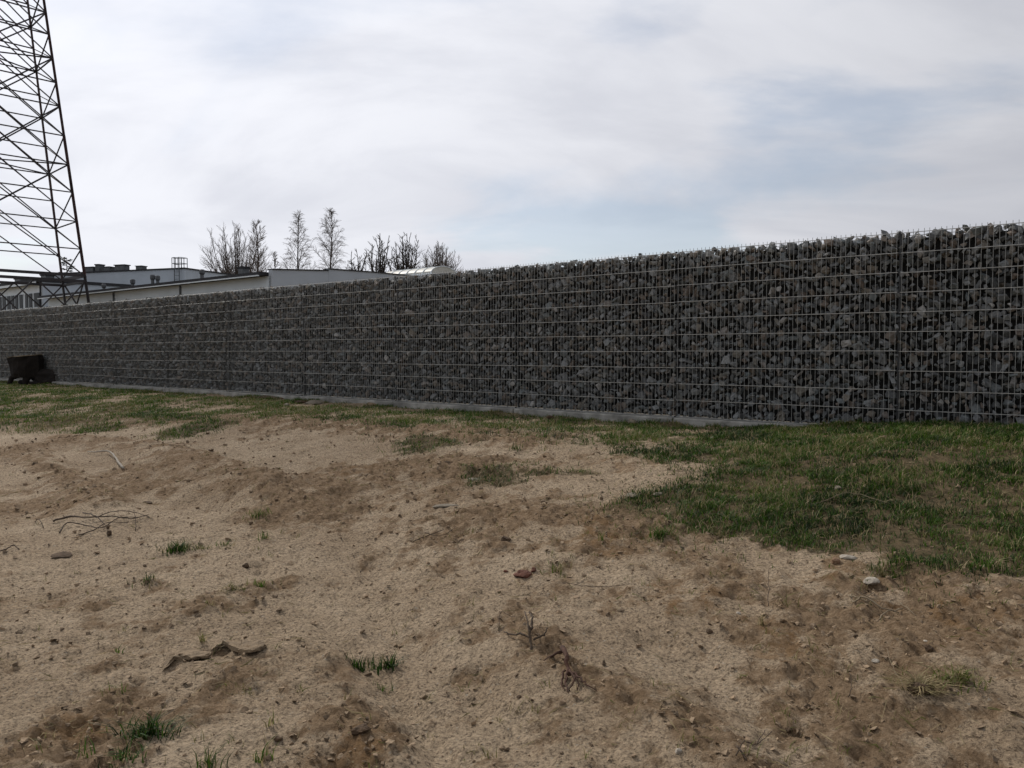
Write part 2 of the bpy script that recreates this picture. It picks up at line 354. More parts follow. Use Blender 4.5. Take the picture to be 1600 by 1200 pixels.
def turf_mask(x, y, bare=False):
    x = np.asarray(x, float); y = np.asarray(y, float); t, d = td(x, y)
    wx = x + 0.42 * fbm(x, y, 0.45, 4, 31, 0.65); wy = y + 0.42 * fbm(x, y, 0.45, 4, 37, 0.65)
    a = np.zeros(np.shape(x))
    for k in range(9):
        q = 0.13 + 0.34 * (k % 3) / 2; a = a + inside(wx + q * math.cos(k * 2.4), wy + q * math.sin(k * 2.4), TURF)
    a = np.clip(a / 9 * 1.3, 0, 1) ** 1.2 * np.clip(0.84 + (0 if bare else 1.35) * fbm(x, y, 0.7, 3, 41), 0.0, 1)
    width = 2.5 + 2.2 * sstep(6.5, 11.5, t)
    s = (1 - sstep(width - 0.7, width + 0.3, d + 0.7 * fbm(x, y, 1.1, 3, 43))) * np.clip((0.5 if bare else 0.58) + (0.3 if bare else 1.35) * fbm(x, y, 0.9, 3, 47), 0, 1) * (d > 0.03)
    m = np.maximum(a, s)
    for (bx, by), r in BLOBW: m = np.maximum(m, 0.75 * (1 - sstep(r * 0.4, r * 1.05, np.hypot(wx - bx, wy - by))))
    return np.clip(m, 0, 1)
def axis(lim_fine, d0, k, lim, neg=True):
    v = [0.0]
    while v[-1] < lim: v.append(v[-1] + max(d0, k * max(v[-1] - lim_fine, 0) + d0))
    v = np.array(v); return np.concatenate([-v[:0:-1], v]) if neg else v
xs = axis(2.6, 0.020, 0.021, 600); ys = axis(0.0, 0.011, 0.0048, 30, False) + 1.2
ys = np.concatenate([ys[:-1], axis(0.0, 0.22, 0.12, 700, False) + ys[-1]])
ys = np.concatenate([[-400, -120, -40, -12, -4, -1, 0.2, 0.8], ys])
GX, GY = np.meshgrid(xs, ys); gx = GX.ravel(); gy = GY.ravel()
far = 1 - sstep(40, 120, np.hypot(gx, gy))
gh = HFUN(gx, gy) * far + 0.2 * (1 - far)
nr = np.hypot(gx, gy) < 30
gh[nr] += fine(gx[nr], gy[nr])
sm = np.zeros(len(gx)); tm = np.zeros(len(gx)); rm = np.zeros(len(gx))
nr = np.hypot(gx, gy) < 60
sm[nr] = soil_mask(gx[nr], gy[nr]) * 0.9; tm[nr] = np.maximum(turf_mask(gx[nr], gy[nr]), 1.15 * turf_mask(gx[nr], gy[nr], True)) * 0.9
tm[~nr] = 0.8; tm[td(gx, gy)[1] < -0.3] = 0.8
RUST = [((1290, 885), 0.5), ((830, 898), 0.22), ((960, 830), 0.8), ((1060, 935), 0.5), ((560, 735), 0.4), ((1200, 1000), 0.5), ((120, 1140), 0.3), ((560, 1170), 0.3), ((1480, 960), 0.5)]
RUSTW = [(at0(*p)[:2], r) for p, r in RUST]
rn = np.zeros(nr.sum()); X_, Y_ = gx[nr], gy[nr]
for (bx, by), r in RUSTW:
    rn = np.maximum(rn, (1 - sstep(r * 0.1, r, np.hypot(X_ - bx, (Y_ - by)) + 0.35 * r * fbm(X_, Y_, 0.3, 3, 53))))
rm[nr] = 0.75 * rn * sstep(-0.45, 0.35, fbm(X_, Y_, 0.22, 3, 59))
nx, ny = len(xs), len(ys)
ii, jj = np.meshgrid(np.arange(nx - 1), np.arange(ny - 1)); b = (jj * nx + ii).ravel()
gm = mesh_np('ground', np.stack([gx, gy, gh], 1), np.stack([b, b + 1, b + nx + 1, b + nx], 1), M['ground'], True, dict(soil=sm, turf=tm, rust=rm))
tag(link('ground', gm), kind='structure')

# ------------------------------------------------------------------ gabion wall
K0, K1 = -4, 15; PAN = 2.5
wall = empty('gabion_wall', wp(0, 0, 0.5))
tag(wall, 'long gabion wall of crushed grey stone behind galvanised wire mesh on a concrete kerb', 'wall')
WI = Matrix.Translation(wall.location).inverted()
def wl(t, d, z): return wp(t, d, z) - wall.location
def rod(a, b, r, n=5): return MB().tube([a, b], r, n)
# one stock rod of each sort, shared by all panels (origin at its start)
hw = rod((0, 0, 0), U3 * 2.492, 0.0042).build('horizontal_wire', M['zinc']).data
vw = rod((0, 0, 0), (0, 0, 2.036), 0.0026).build('vertical_wire', M['zincshade']).data
for o in list(COL.objects):
    if o.data in (hw, vw): bpy.data.objects.remove(o)
vleft = 300
order = sorted(range(K0, K1), key=lambda k: (k < -1, k))       # panels that show largest first
for k in order:
    t0 = k * PAN + 0.004; dz = random.uniform(-0.006, 0.006); tilt = random.uniform(-0.003, 0.003)
    pn = empty('wire_panel', wl(t0, 0, PL + dz + 0.002)); pn.parent = wall
    pn.rotation_euler = (U3 * 0)[:] if False else (0, 0, 0)
    for i in range(11):
        o = link('horizontal_wire', hw, pn, N3 * 0.0075 + Vector((0, 0, 0.004 + 0.2 * i + random.uniform(-0.0015, 0.0015))) + Vector((0, 0, tilt * 0)))
    if vleft >= 50:
        for j in range(50):
            o = link('vertical_wire', vw, pn, U3 * (0.022 + 0.05 * j)); o.rotation_euler = (random.uniform(-0.0012, 0.0012), random.uniform(-0.0012, 0.0012), 0)
        vleft -= 50
    else:
        mb = MB()
        for j in range(50):
            a = U3 * (0.022 + 0.05 * j); mb.tube([a, a + Vector((0, 0, 2.036))], 0.0025, 4, False)
        tag(mb.build('vertical_wire', M['zincshade'], pn), kind='stuff')
mb = MB()
for k in range(K0, K1):
    for i in range(11): mb.tube([wl(k * PAN + .004, -0.245, PL + .004 + .2 * i), wl(k * PAN + 2.496, -0.245, PL + .004 + .2 * i)], 0.0042, 4, False)
    for j in range(50): mb.tube([wl(k * PAN + .026 + .05 * j, -0.238, PL + .002), wl(k * PAN + .026 + .05 * j, -0.238, PL + 2.036)], 0.003, 3, False)
tag(mb.build('rear_mesh', M['zinc'], wall), kind='stuff')
for k in range(K0, K1 + 1):
    mb = MB(); mb.box(wl(k * PAN, -0.060, PL + 0.99), 0.018, 0.05, 2.02, U3, N3)
    po = mb.build('post', M['post'], wall)
    mb = MB()
    for i in range(11): mb.box(wl(k * PAN, 0.012, PL + 0.006 + 0.2 * i), 0.022, 0.012, 0.018, U3, N3)
    tag(mb.build('clamp', M['post'], po), kind='stuff')
for k in range(K0, K1):
    mb = MB(); c = wl(k * PAN + 1.25, -0.10, PL - 0.30); mb.box(c + Vector((0, 0, random.uniform(-.004, .0))), 2.485, 0.36 + random.uniform(-.008, .008), 0.59, U3, N3)
    o = mb.build('kerb_slab', M['concrete'], wall)
    bv = o.modifiers.new('bevel', 'BEVEL'); bv.width = 0.012; bv.segments = 2
mb = MB(); mb.box(wl((K0 + K1) * PAN / 2, -0.175, PL + 0.985), (K1 - K0) * PAN - 0.1, 0.09, 1.95, U3, N3); mb.build('shade_core', M['shade_core'], wall)  # added dark slab behind the stones, stands in for shade in deep gaps
# crushed stone
def hull_proto(n=13):
    bm = bmesh.new()
    ax = np.array([1, RNG.uniform(0.62, 0.9), RNG.uniform(0.42, 0.75)])
    p = RNG.normal(size=(n, 3)); p /= np.linalg.norm(p, axis=1)[:, None]; p = np.sign(p) * np.abs(p) ** 0.75
    p *= ax * RNG.uniform(0.82, 1.05, (n, 1)) * 0.5
    for v in p: bm.verts.new(v)
    g = bmesh.ops.convex_hull(bm, input=bm.verts[:])
    bmesh.ops.delete(bm, geom=[v for v in bm.verts if not v.link_faces], context='VERTS')
    bmesh.ops.recalc_face_normals(bm, faces=bm.faces[:])
    bm.verts.index_update(); V = np.array([v.co[:] for v in bm.verts]); Fc = np.array([[v.index for v in f.verts] for f in bm.faces]); bm.free()
    return V, Fc
PROTO = [hull_proto(int(RNG.integers(9, 14))) for _ in range(48)]
def rot_rand(flat=0.0):
    q = RNG.normal(size=4); q /= np.linalg.norm(q); w, x, y, z = q
    return np.array([[1 - 2 * (y * y + z * z), 2 * (x * y - z * w), 2 * (x * z + y * w)], [2 * (x * y + z * w), 1 - 2 * (x * x + z * z), 2 * (y * z - x * w)], [2 * (x * z - y * w), 2 * (y * z + x * w), 1 - 2 * (x * x + y * y)]])
WB = np.array([[U[0], U[1], 0], [NV[0], NV[1], 0], [0, 0, 1]]).T      # wall basis (t, d, z) -> world
BASE = np.array([P0[0], P0[1], 0.0])
stones = []   # (V world, F, t, size, layer, rnd)
def add_stone(t, z, front, size, layer, zmax, zmin=PL + 0.004):
    V, Fc = PROTO[int(RNG.integers(len(PROTO)))]
    v = (V * size * RNG.uniform(0.85, 1.15, 3)) @ rot_rand().T
    v[:, 1] += front - v[:, 1].max(); v[:, 0] += t; v[:, 2] += z
    if v[:, 2].min() < zmin: v[:, 2] += zmin - v[:, 2].min()
    if v[:, 2].max() > zmax: v[:, 2] -= v[:, 2].max() - zmax
    stones.append((v, Fc, t, size, layer, float(RNG.random())))
tmin, tmax = K0 * PAN, K1 * PAN
def lay(cell_t, cell_z, fr, smin, smax, layer, z0, z1, t0=tmin, t1=tmax):
    nz = int((z1 - z0) / cell_z); 
    for r in range(nz + 1):
        t = t0 + RNG.uniform(0, cell_t)
        while t < t1:
            s = smin + (smax - smin) * RNG.random() ** 1.8
            f = -RNG.uniform(*fr)
            add_stone(t, z0 + (r + RNG.uniform(-0.4, 0.4)) * cell_z + 0.02, f, s, layer, TOP + 0.02 if RNG.random() < 0.9 else TOP + 0.05)
            t += cell_t * RNG.uniform(0.55, 1.35) * (0.6 + s / (smin + smax) * 0.8)
lay(0.100, 0.068, (0.006, 0.055), 0.055, 0.155, 0, PL, TOP, tmin, 12)
lay(0.115, 0.085, (0.045, 0.085), 0.08, 0.16, 1, PL, TOP, tmin, 12)
lay(0.118, 0.080, (0.006, 0.06), 0.06, 0.15, 0, PL, TOP, 12, 28)
lay(0.130, 0.090, (0.006, 0.07), 0.07, 0.17, 0, PL, TOP, 28, tmax)
lay(0.135, 0.095, (0.065, 0.10), 0.09, 0.17, 1, PL, TOP, 12, tmax)
lay(0.10, 0.07, (0.10, 0.13), 0.09, 0.15, 2, TOP - 0.26, TOP - 0.02)
lay(0.10, 0.07, (0.14, 0.16), 0.09, 0.14, 3, TOP - 0.26, TOP - 0.02)
t = tmin
while t < tmax:                                # loose stones standing proud of the top wire
    s = RNG.uniform(0.07, 0.15) * (1.0 if t < 4 else 0.9)
    add_stone(t, TOP + RNG.uniform(-0.03, 0.03), -RNG.uniform(0.02, 0.10), s, 4, TOP + RNG.uniform(0.02, 0.085)); t += RNG.uniform(0.08, 0.42)
add_stone(0.16, TOP + 0.03, -0.03, 0.15, 4, TOP + 0.105); stones[-1] = stones[-1][:5] + (0.2,)
def shows(s):
    if s[4] not in (0, 4) or s[2] < -1.12: return 1e9
    return s[2] - s[3] * 6
idx = sorted(range(len(stones)), key=lambda i: shows(stones[i])); pick = set(idx[:300])
wloc = np.array(wall.location)
Vs, Fs, Rn, bcount = [], [], [], 0
for i, (v, Fc, tt, sz, ly, rn_) in enumerate(stones):
    w = v @ WB.T + BASE - wloc
    if i in pick:
        c = w.mean(0); me = mesh_np('stone', w - c, Fc, M['stone'], False, dict(rnd=np.full(len(w), rn_)))
        link('stone', me, wall, c)
    else:
        Vs.append(w); Fs.append(Fc + bcount); bcount += len(w); Rn.append(np.full(len(w), rn_))
me = mesh_np('stone', np.concatenate(Vs), np.concatenate(Fs), M['stone'], False, dict(rnd=np.concatenate(Rn)))
tag(link('stone', me, wall), kind='stuff')
print('stones', len(stones), 'tris', sum(len(f) for f in Fs))

# ------------------------------------------------------------------ lattice pylon behind the wall
D = 45.0
e1 = np.array([-0.72, 0.694]); e2 = np.array([-0.694, -0.72]); zr = EYE + 117.5 * D / F
Bq = np.array([(136 - 800) / F * D, D]); kA = (100 - 800) / F
w1 = (kA * Bq[1] - Bq[0]) / (e1[0] - kA * e1[1]); a0 = w1 / 2; b0 = 4.6
Cc = Bq + a0 * e1 + b0 * e2; ztop = EYE + 549.5 * D / F
A_ = []; r_ = []
for px, sg in ((80, -1), (57, 1)):
    kx = (px - 800) / F
    A_.append([sg * (e1[0] - kx * e1[1]), -(e2[0] - kx * e2[1])]); r_.append(kx * Cc[1] - Cc[0])
a1, b1 = np.linalg.solve(np.array(A_), np.array(r_)); print('pylon', a0, b0, a1, b1)
pyl = empty('lattice_pylon', (Cc[0], Cc[1], 0.3)); tag(pyl, 'tall dark steel lattice pylon rising behind the far end of the stone wall', 'pylon')
PY = Vector((Cc[0], Cc[1], 0.3))
def corner(sa, sb, z):
    k = (z - zr) / (ztop - zr); a = max(0.25, a0 + (a1 - a0) * k); b_ = max(0.25, b0 + (b1 - b0) * k)
    q = Cc + sa * a * e1 + sb * b_ * e2; return Vector((q[0], q[1], z)) - PY
hB = [117.5, 158.5, 201, 245, 287, 330, 374, 409, 445, 480, 512]
Zn = [EYE + h * D / F for h in hB]
while Zn[-1] < 33: Zn.append(Zn[-1] + 1.25)
LEGS = [(-1, -1), (1, -1), (-1, 1), (1, 1)]
for sa, sb in LEGS:
    for z0_, z1_, m_ in ((0.3, Zn[0], 'pylon'), (Zn[0], Zn[5], 'rustleg'), (Zn[5], Zn[10], 'rustleg'), (Zn[10], Zn[-1], 'rustleg')):
        w = 0.125 if z1_ < 20 else 0.11
        MB().angle(corner(sa, sb, z0_), corner(sa, sb, z1_), w, 0.05, (sa * 0.5, sb * 0.5, 0)).build('leg', M[m_], pyl)
def br(name, a, b, w): MB().angle(a, b, w, 0.022).build(name, M['pylon'], pyl)
nl = len(Zn)
for side in (-1, 1):
    for i in range(0, nl):                     # wide faces: chords at every joint, long double lattice
        br('chord', corner(side, -1, Zn[i]), corner(side, 1, Zn[i]), 0.06 if i else 0.15)
    for i in range(0, nl - 1):
        j = min(i + 4, nl - 1)
        br('diagonal', corner(side, -1, Zn[i]), corner(side, 1, Zn[j]), 0.055)
        if i % 2 == 0: br('diagonal', corner(side, 1, Zn[i]), corner(side, -1, Zn[j]), 0.075)
for sb in (-1, 1):
    for i in range(0, nl - 1):                 # narrow faces: zigzag and crosses
        s = -1 if i % 2 else 1
        br('diagonal', corner(s, sb, Zn[i]), corner(-s, sb, Zn[i + 1]), 0.07)
    for i in range(0, nl - 2, 2): br('diagonal', corner(-1, sb, Zn[i]), corner(1, sb, Zn[i + 1]), 0.05)
    for i in range(0, nl, 2): br('chord', corner(-1, sb, Zn[i]), corner(1, sb, Zn[i]), 0.06 if i else 0.16)
for side in (-1, 1):                           # the foot of the tower, below the heavy ring beam
    zl = 3.2
    q = [corner(side, s_, Zn[0] - 0.32) for s_ in (-1, 1)]; br('chord', q[0], q[1], 0.14)
    for s0, s1 in ((-1, -0.45), (-0.45, -1), (-0.45, 0.1), (0.1, -0.45), (0.1, 0.6), (0.6, 0.1), (0.6, 1), (1, 0.6)):
        br('diagonal', corner(side, s0, Zn[0] - 0.3), corner(side, s1, 2.6), 0.075)
for sb in (-1, 1):
    br('diagonal', corner(-1, sb, Zn[0] - 0.05), corner(1, sb, 2.7), 0.07); br('diagonal', corner(1, sb, Zn[0] - 0.05), corner(-1, sb, 2.7), 0.07)
    q = [corner(s_, sb, Zn[0] - 0.32) for s_ in (-1, 1)]; br('chord', q[0], q[1], 0.12)
for i in (4, 8): br('chord', corner(-1, -1, Zn[i]), corner(1, 1, Zn[i]), 0.06); br('chord', corner(1, -1, Zn[i]), corner(-1, 1, Zn[i]), 0.06)
pk = corner(-1, -1, Zn[-1]).lerp(corner(1, 1, Zn[-1]), 0.5) + Vector((0, 0, 2.5))
for sa, sb in LEGS: br('peak_bar', corner(sa, sb, Zn[-1]), pk, 0.1)
for sa, sb in LEGS:
    c = corner(sa, sb, 0.3); MB().box(c + Vector((0, 0, 0.1)), 0.8, 0.8, 0.9).build('footing', M['concrete'], pyl)

# ------------------------------------------------------------------ buildings behind the wall
UX = Vector((U[0], U[1], 0)); BX = Vector((0.629, 0.7774, 0))          # along the wall / away from the camera
def pxx(px, Z): return (px - 800) / F * Z
def zat(py, Z): return EYE + (549.5 - py) * Z / F
GB = 0.2
def prism(name, pts, z0, tops, m, parent, loc):
    """upright prism on plan polygon pts, top heights per corner"""
    n = len(pts); vs = [Vector((p[0], p[1], z0)) - loc for p in pts] + [Vector((p[0], p[1], h)) - loc for p, h in zip(pts, tops)]
    fs = [(i, (i + 1) % n, n + (i + 1) % n, n + i) for i in range(n)] + [tuple(range(n - 1, -1, -1)), tuple(range(n, 2 * n))]
    return MB().add(vs, fs).build(name, m, parent)
def vent_stack(parent, c, w, h, hat=True):
    o = MB().tube([c, c + Vector((0, 0, h * 0.72))], w * 0.32, 8).build('vent_pipe', M['vent'], parent)
    if hat: MB().tube([c + Vector((0, 0, h * 0.70)), c + Vector((0, 0, h * 0.78)), c + Vector((0, 0, h * 0.95)), c + Vector((0, 0, h))], [w * 0.34, w * 0.5, w * 0.5, w * 0.36], 8).build('cowl', M['vent'], o)
    return o
def chimney(parent, c, w, d, h, ax=UX, ay=BX):
    o = MB().box(c + Vector((0, 0, h * 0.45)), w * 0.85, d * 0.85, h * 0.9, ax, ay).build('chimney', M['vent'], parent)
    MB().box(c + Vector((0, 0, h * 0.95)), w, d, h * 0.12, ax, ay).build('chimney_cap', M['felt'], o)
# (a) long low workshop, corner at px 425
Za = 37.0; ca = Vector((pxx(425, Za), Za, 0)); ze = zat(431, Za); LA = 25.6; DA = 15.0
loc = Vector((ca.x, ca.y, GB)); wa = empty('workshop', loc)
tag(wa, 'long low pale grey workshop with dark roof edge and grey gable behind the wall', 'building')
fl = [ca, ca + UX * LA, ca + UX * LA + BX * DA, ca + BX * DA]
prism('wall', fl, GB, [ze - 0.02] * 4, M['render'], wa, loc)
gt = [(0, zat(422.5, Za)), (3.23, zat(422.5, Za) + 0.20), (3.24, zat(422.5, Za) + 0.28), (6.1, zat(422.5, Za) + 0.35), (9.2, zat(422.5, Za) + 0.36), (DA, zat(422.5, Za) + 0.1)]
for i in range(len(gt) - 1):
    if gt[i + 1][0] - gt[i][0] < 0.1: continue
    p, q = ca + BX * gt[i][0], ca + BX * gt[i + 1][0]
    pts = [p - UX * 0.12, p + UX * 0.18, q + UX * 0.18, q - UX * 0.12]
    prism('gable_wall', pts, GB, [gt[i][1], gt[i][1], gt[i + 1][1], gt[i + 1][1]], M['render2'], wa, loc)
    pts = [p - UX * 0.17, p + UX * 0.24, q + UX * 0.24, q - UX * 0.17]
    vs = [Vector((a.x, a.y, h + dz)) - loc for dz in (0.002, 0.055) for a, h in zip(pts, [gt[i][1]] * 2 + [gt[i + 1][1]] * 2)]
    MB().add(vs, [(3, 2, 1, 0), (4, 5, 6, 7), (0, 1, 5, 4), (1, 2, 6, 5), (2, 3, 7, 6), (3, 0, 4, 7)]).build('coping', M['felt'], wa)
rf = [ca - BX * 0.5 + UX * 0.20, ca + UX * (LA + 0.3) - BX * 0.5, ca + UX * (LA + 0.3) + BX * DA, ca + UX * 0.20 + BX * DA]
vs = [Vector((p.x, p.y, ze + dz + s)) - loc for dz in (0.0, 0.15) for p, s in zip(rf, (0, 0, 0.25, 0.25))]
roof_a = MB().add(vs, [(3, 2, 1, 0), (4, 5, 6, 7), (0, 1, 5, 4), (1, 2, 6, 5), (2, 3, 7, 6), (3, 0, 4, 7)]).build('roof', M['felt'], wa)
MB().bar(ca - BX * 0.53 + UX * 0.22 + Vector((0, 0, ze - 0.03)) - loc, ca - BX * 0.53 + UX * (LA + .25) + Vector((0, 0, ze - 0.03)) - loc, 0.10, 0.05).build('gutter', M['white'], wa)
def s_on(px, origin, Z0, d):                   # distance along d from origin to the column px
    kx = (px - 800) / F; return (kx * origin.y - origin.x) / (d.x - kx * d.y)
for px in (181, 285):
    s = s_on(px, ca, Za, UX); b_ = ca + UX * s - BX * 0.06
    MB().tube([Vector((b_.x, b_.y, GB)) - loc, Vector((b_.x, b_.y, ze - 0.05)) - loc], 0.05, 7).build('downpipe', M['vent'], wa)
for px, w, h, bk in ((165, 0.24, 0.95, 3), (210, 0.26, 1.1, 3.4), (241, 0.24, 1.15, 3), (249, 0.24, 1.1, 3.2), (318, 0.26, 1.0, 2.5)):
    s = s_on(px, ca + BX * bk, Za, UX); c = ca + BX * bk + UX * s
    vent_stack(wa, Vector((c.x, c.y, ze + 0.16)) - loc, w * 1.3, h)
for px, w, h, bk in ((232, 1.0, 0.65, 3.6), (383, 0.5, 0.95, 3.0)):
    s = s_on(px, ca + BX * bk, Za, UX); c = ca + BX * bk + UX * s
    chimney(wa, Vector((c.x, c.y, ze + 0.16)) - loc, w, 0.5, h)
# (b) taller plain block further back with a caged ladder
Zb = 66.0; dB = Vector((-0.945, 0.327, 0)); nB = Vector((0.327, 0.945, 0)); cb = Vector((pxx(291, Zb), Zb, 0)); zb = zat(421, Zb)
loc = Vector((cb.x, cb.y, GB)); bb = empty('office_block', loc); tag(bb, 'plain blue grey flat roofed block with a caged roof ladder at its right end', 'building')
LB = 16.0
prism('wall', [cb, cb + dB * LB, cb + dB * LB + nB * 9, cb + nB * 9], GB, [zb] * 4, M['render2'], bb, loc)
prism('roof_edge', [cb - nB * .08 - dB * .08, cb + dB * (LB + .1) - nB * .08, cb + dB * (LB + .1) + nB * 9.1, cb - dB * .08 + nB * 9.1], zb + 0.003, [zb + 0.12] * 4, M['felt'], bb, loc)
for px, w, h in ((129, 1.1, 0.55), (142, 0.55, 0.75), (157, 0.75, 0.5), (177, 1.25, 0.62), (207, 0.75, 0.45)):
    c = cb + dB * s_on(px, cb, Zb, dB) + nB * 1.2
    chimney(bb, Vector((c.x, c.y, zb + 0.12)) - loc, w, 0.7, h, dB, nB)
lad = MB()
sL = s_on(285, cb, Zb, dB); sR = s_on(277.5, cb, Zb, dB); pA = cb + dB * sL - nB * 0.18; pB = cb + dB * sR - nB * 0.18
for p in (pA, pB): lad.bar(Vector((p.x, p.y, GB + 2)) - loc, Vector((p.x, p.y, zb + 1.0)) - loc, 0.05, 0.05)
for i in range(22): lad.bar(Vector((pA.x, pA.y, GB + 2.2 + .3 * i)) - loc, Vector((pB.x, pB.y, GB + 2.2 + .3 * i)) - loc, 0.03, 0.03)
lad.build('ladder', M['vent'], bb)
cg = MB(); q = [s_on(p, cb, Zb, dB) for p in (271.5, 286)]; hs = (zb + 0.12, zb + 0.5, zb + 0.98)
for s_ in (q[0], q[0] * .62 + q[1] * .38, q[0] * .35 + q[1] * .65, q[1]):
    for bk in (0.0, 0.7):
        p = cb + dB * s_ + nB * bk; cg.bar(Vector((p.x, p.y, zb + 0.1)) - loc, Vector((p.x, p.y, hs[2])) - loc, 0.045, 0.045)
for h in hs[1:]:
    for bk in (0.0, 0.7):
        a = cb + dB * q[0] + nB * bk; b_ = cb + dB * q[1] + nB * bk; cg.bar(Vector((a.x, a.y, h)) - loc, Vector((b_.x, b_.y, h)) - loc, 0.045, 0.045)
    for s_ in q: a = cb + dB * s_; b_ = a + nB * .7; cg.bar(Vector((a.x, a.y, h)) - loc, Vector((b_.x, b_.y, h)) - loc, 0.045, 0.045)
cg.build('ladder_cage', M['vent'], bb)
c = cb + dB * s_on(135.5, cb, Zb, dB) - nB * 0.02
MB().box(Vector((c.x, c.y, zat(444, Zb))) - loc, 0.32, 0.06, 0.5, dB, nB).build('small_opening', M['felt'], bb)  # small dark opening in the block's front, drawn as a flat dark panel
# (c) white building with a row of tall windows at the far left
Zc = 55.5; cc = Vector((pxx(69.5, Zc), Zc, 0)); zc = zat(443.5, Zc); LC = 24.0; DC = 6.0
loc = Vector((cc.x, cc.y, GB)); bc = empty('windowed_building', loc); tag(bc, 'pale building with a row of tall dark windows beneath the pylon at far left', 'building')
prism('wall', [cc, cc + UX * LC, cc + UX * LC + BX * DC, cc + BX * DC], GB, [zc] * 4, M['white'], bc, loc)
prism('end_wall', [cc - UX * .1 - BX * .05, cc - UX * .004 - BX * .05, cc - UX * .004 + BX * DC, cc - UX * .1 + BX * DC], GB, [zc + 0.1] * 4, M['render2'], bc, loc)
prism('roof', [cc - UX * .2 - BX * .45, cc + UX * (LC + .2) - BX * .45, cc + UX * (LC + .2) + BX * (DC + .2), cc - UX * .2 + BX * (DC + .2)], zc + 0.103, [zc + 0.32] * 4, M['felt'], bc, loc)
prism('fascia', [cc - UX * .15 - BX * .5, cc + UX * LC - BX * .5, cc + UX * LC - BX * .46, cc - UX * .15 - BX * .46], zc - 0.06, [zc + 0.10] * 4, M['white'], bc, loc)
for x0, x1, dark in ((2, 6.5, 0), (8.5, 13, 0), (16, 20.5, 0), (22.5, 26.5, 0), (28.5, 32.5, 0), (35, 39.5, 0), (44, 48, 0), (50, 54.5, 0), (58, 66, 0), (-4, 0, 0), (-10, -6, 0), (-16, -12, 0)):
    sa, sb = s_on(x0, cc, Zc, UX), s_on(x1, cc, Zc, UX); mid = cc + UX * (sa + sb) / 2; wd = abs(sa - sb)
    zt = zc - 0.62; zb0 = zc - 2.15
    f = MB().box(Vector((mid.x, mid.y, (zt + zb0) / 2)) - BX * 0.02 - loc, wd + 0.12, 0.06, zt - zb0 + 0.1, UX, BX).build('window', M['white'], bc)
    MB().box(Vector((mid.x, mid.y, (zt + zb0) / 2)) - BX * 0.07 - loc, wd, 0.05, zt - zb0, UX, BX).build('pane', M['glass'], f)
    mb = MB(); mb.box(Vector((mid.x, mid.y, zb0 + 0.5)) - BX * 0.1 - loc, wd, 0.03, 0.05, UX, BX); mb.build('glazing_bar', M['white'], f)
s = s_on(69, cc, Zc, UX); MB().tube([cc + UX * .12 - BX * .1 + Vector((0, 0, GB)) - loc, cc + UX * .12 - BX * .1 + Vector((0, 0, zc)) - loc], 0.06, 7).build('downpipe', M['felt'], bc)
for px, w, h in ((3, 1.2, 0.6), (22, 0.9, 0.5), (43, 1.0, 0.55)):
    c = cc + UX * s_on(px, cc, Zc, UX) + BX * 1.5; chimney(bc, Vector((c.x, c.y, zc + 0.32)) - loc, w, 0.7, h)
# (d) flat roofed hall with a barrel rooflight
Zd = 60.0; cd = Vector((pxx(673, Zd), Zd, 0)); zd = zat(426.5, Zd) - 0.12
loc = Vector((cd.x, cd.y, GB)); hd = empty('hall', loc); tag(hd, 'low hall with a cream barrel vaulted rooflight showing above the wall', 'building')
prism('wall', [cd - UX * 0.35 - BX * 0.3, cd + UX * 8.5 - BX * 0.3, cd + UX * 8.5 + BX * 9, cd - UX * 0.35 + BX * 9], GB, [zd] * 4, M['render'], hd, loc)
WD = 2.9; RIB = 0.85; na = 12; rise = 0.62
def arc(k, s, off=0.0):
    th = math.pi * k / na; p = cd + UX * s + BX * (WD / 2 - (WD / 2 + off) * math.cos(th)); return Vector((p.x, p.y, zd + 0.06 + (rise + off) * math.sin(th))) - loc
vault = None
base = MB(); base.box(cd + UX * 2.75 + BX * WD / 2 + Vector((0, 0, zd + 0.031)) - loc, 6.6 * RIB + 0.2, WD + 0.1, 0.058, UX, BX); vault = base.build('rooflight', M['white'], hd)
for i in range(6):
    s0 = -0.05 + i * RIB * 1.07; s1 = s0 + RIB * 1.03
    vs = [arc(k, s) for s in (s0, s1) for k in range(na + 1)] ; n = na + 1
    fs = [(k, k + 1, n + k + 1, n + k) for k in range(na)] + [tuple(range(n - 1, -1, -1)), tuple(range(n, 2 * n))]
    MB().add(vs, fs).build('vault_panel', M['sheet'], vault)
    mb = MB()
    for k in range(na): mb.bar(arc(k, s0 - 0.02, .02), arc(k + 1, s0 - 0.02, .02), 0.05, 0.05)
    mb.build('rib', M['white'], vault)
for px, bk in ((598, 1.5), (618, 1.0)):
    c = cd + BX * bk; s = s_on(px, c, Zd, UX); c = c + UX * s; vent_stack(hd, Vector((c.x, c.y, zd)) - loc, 0.42, 0.62)

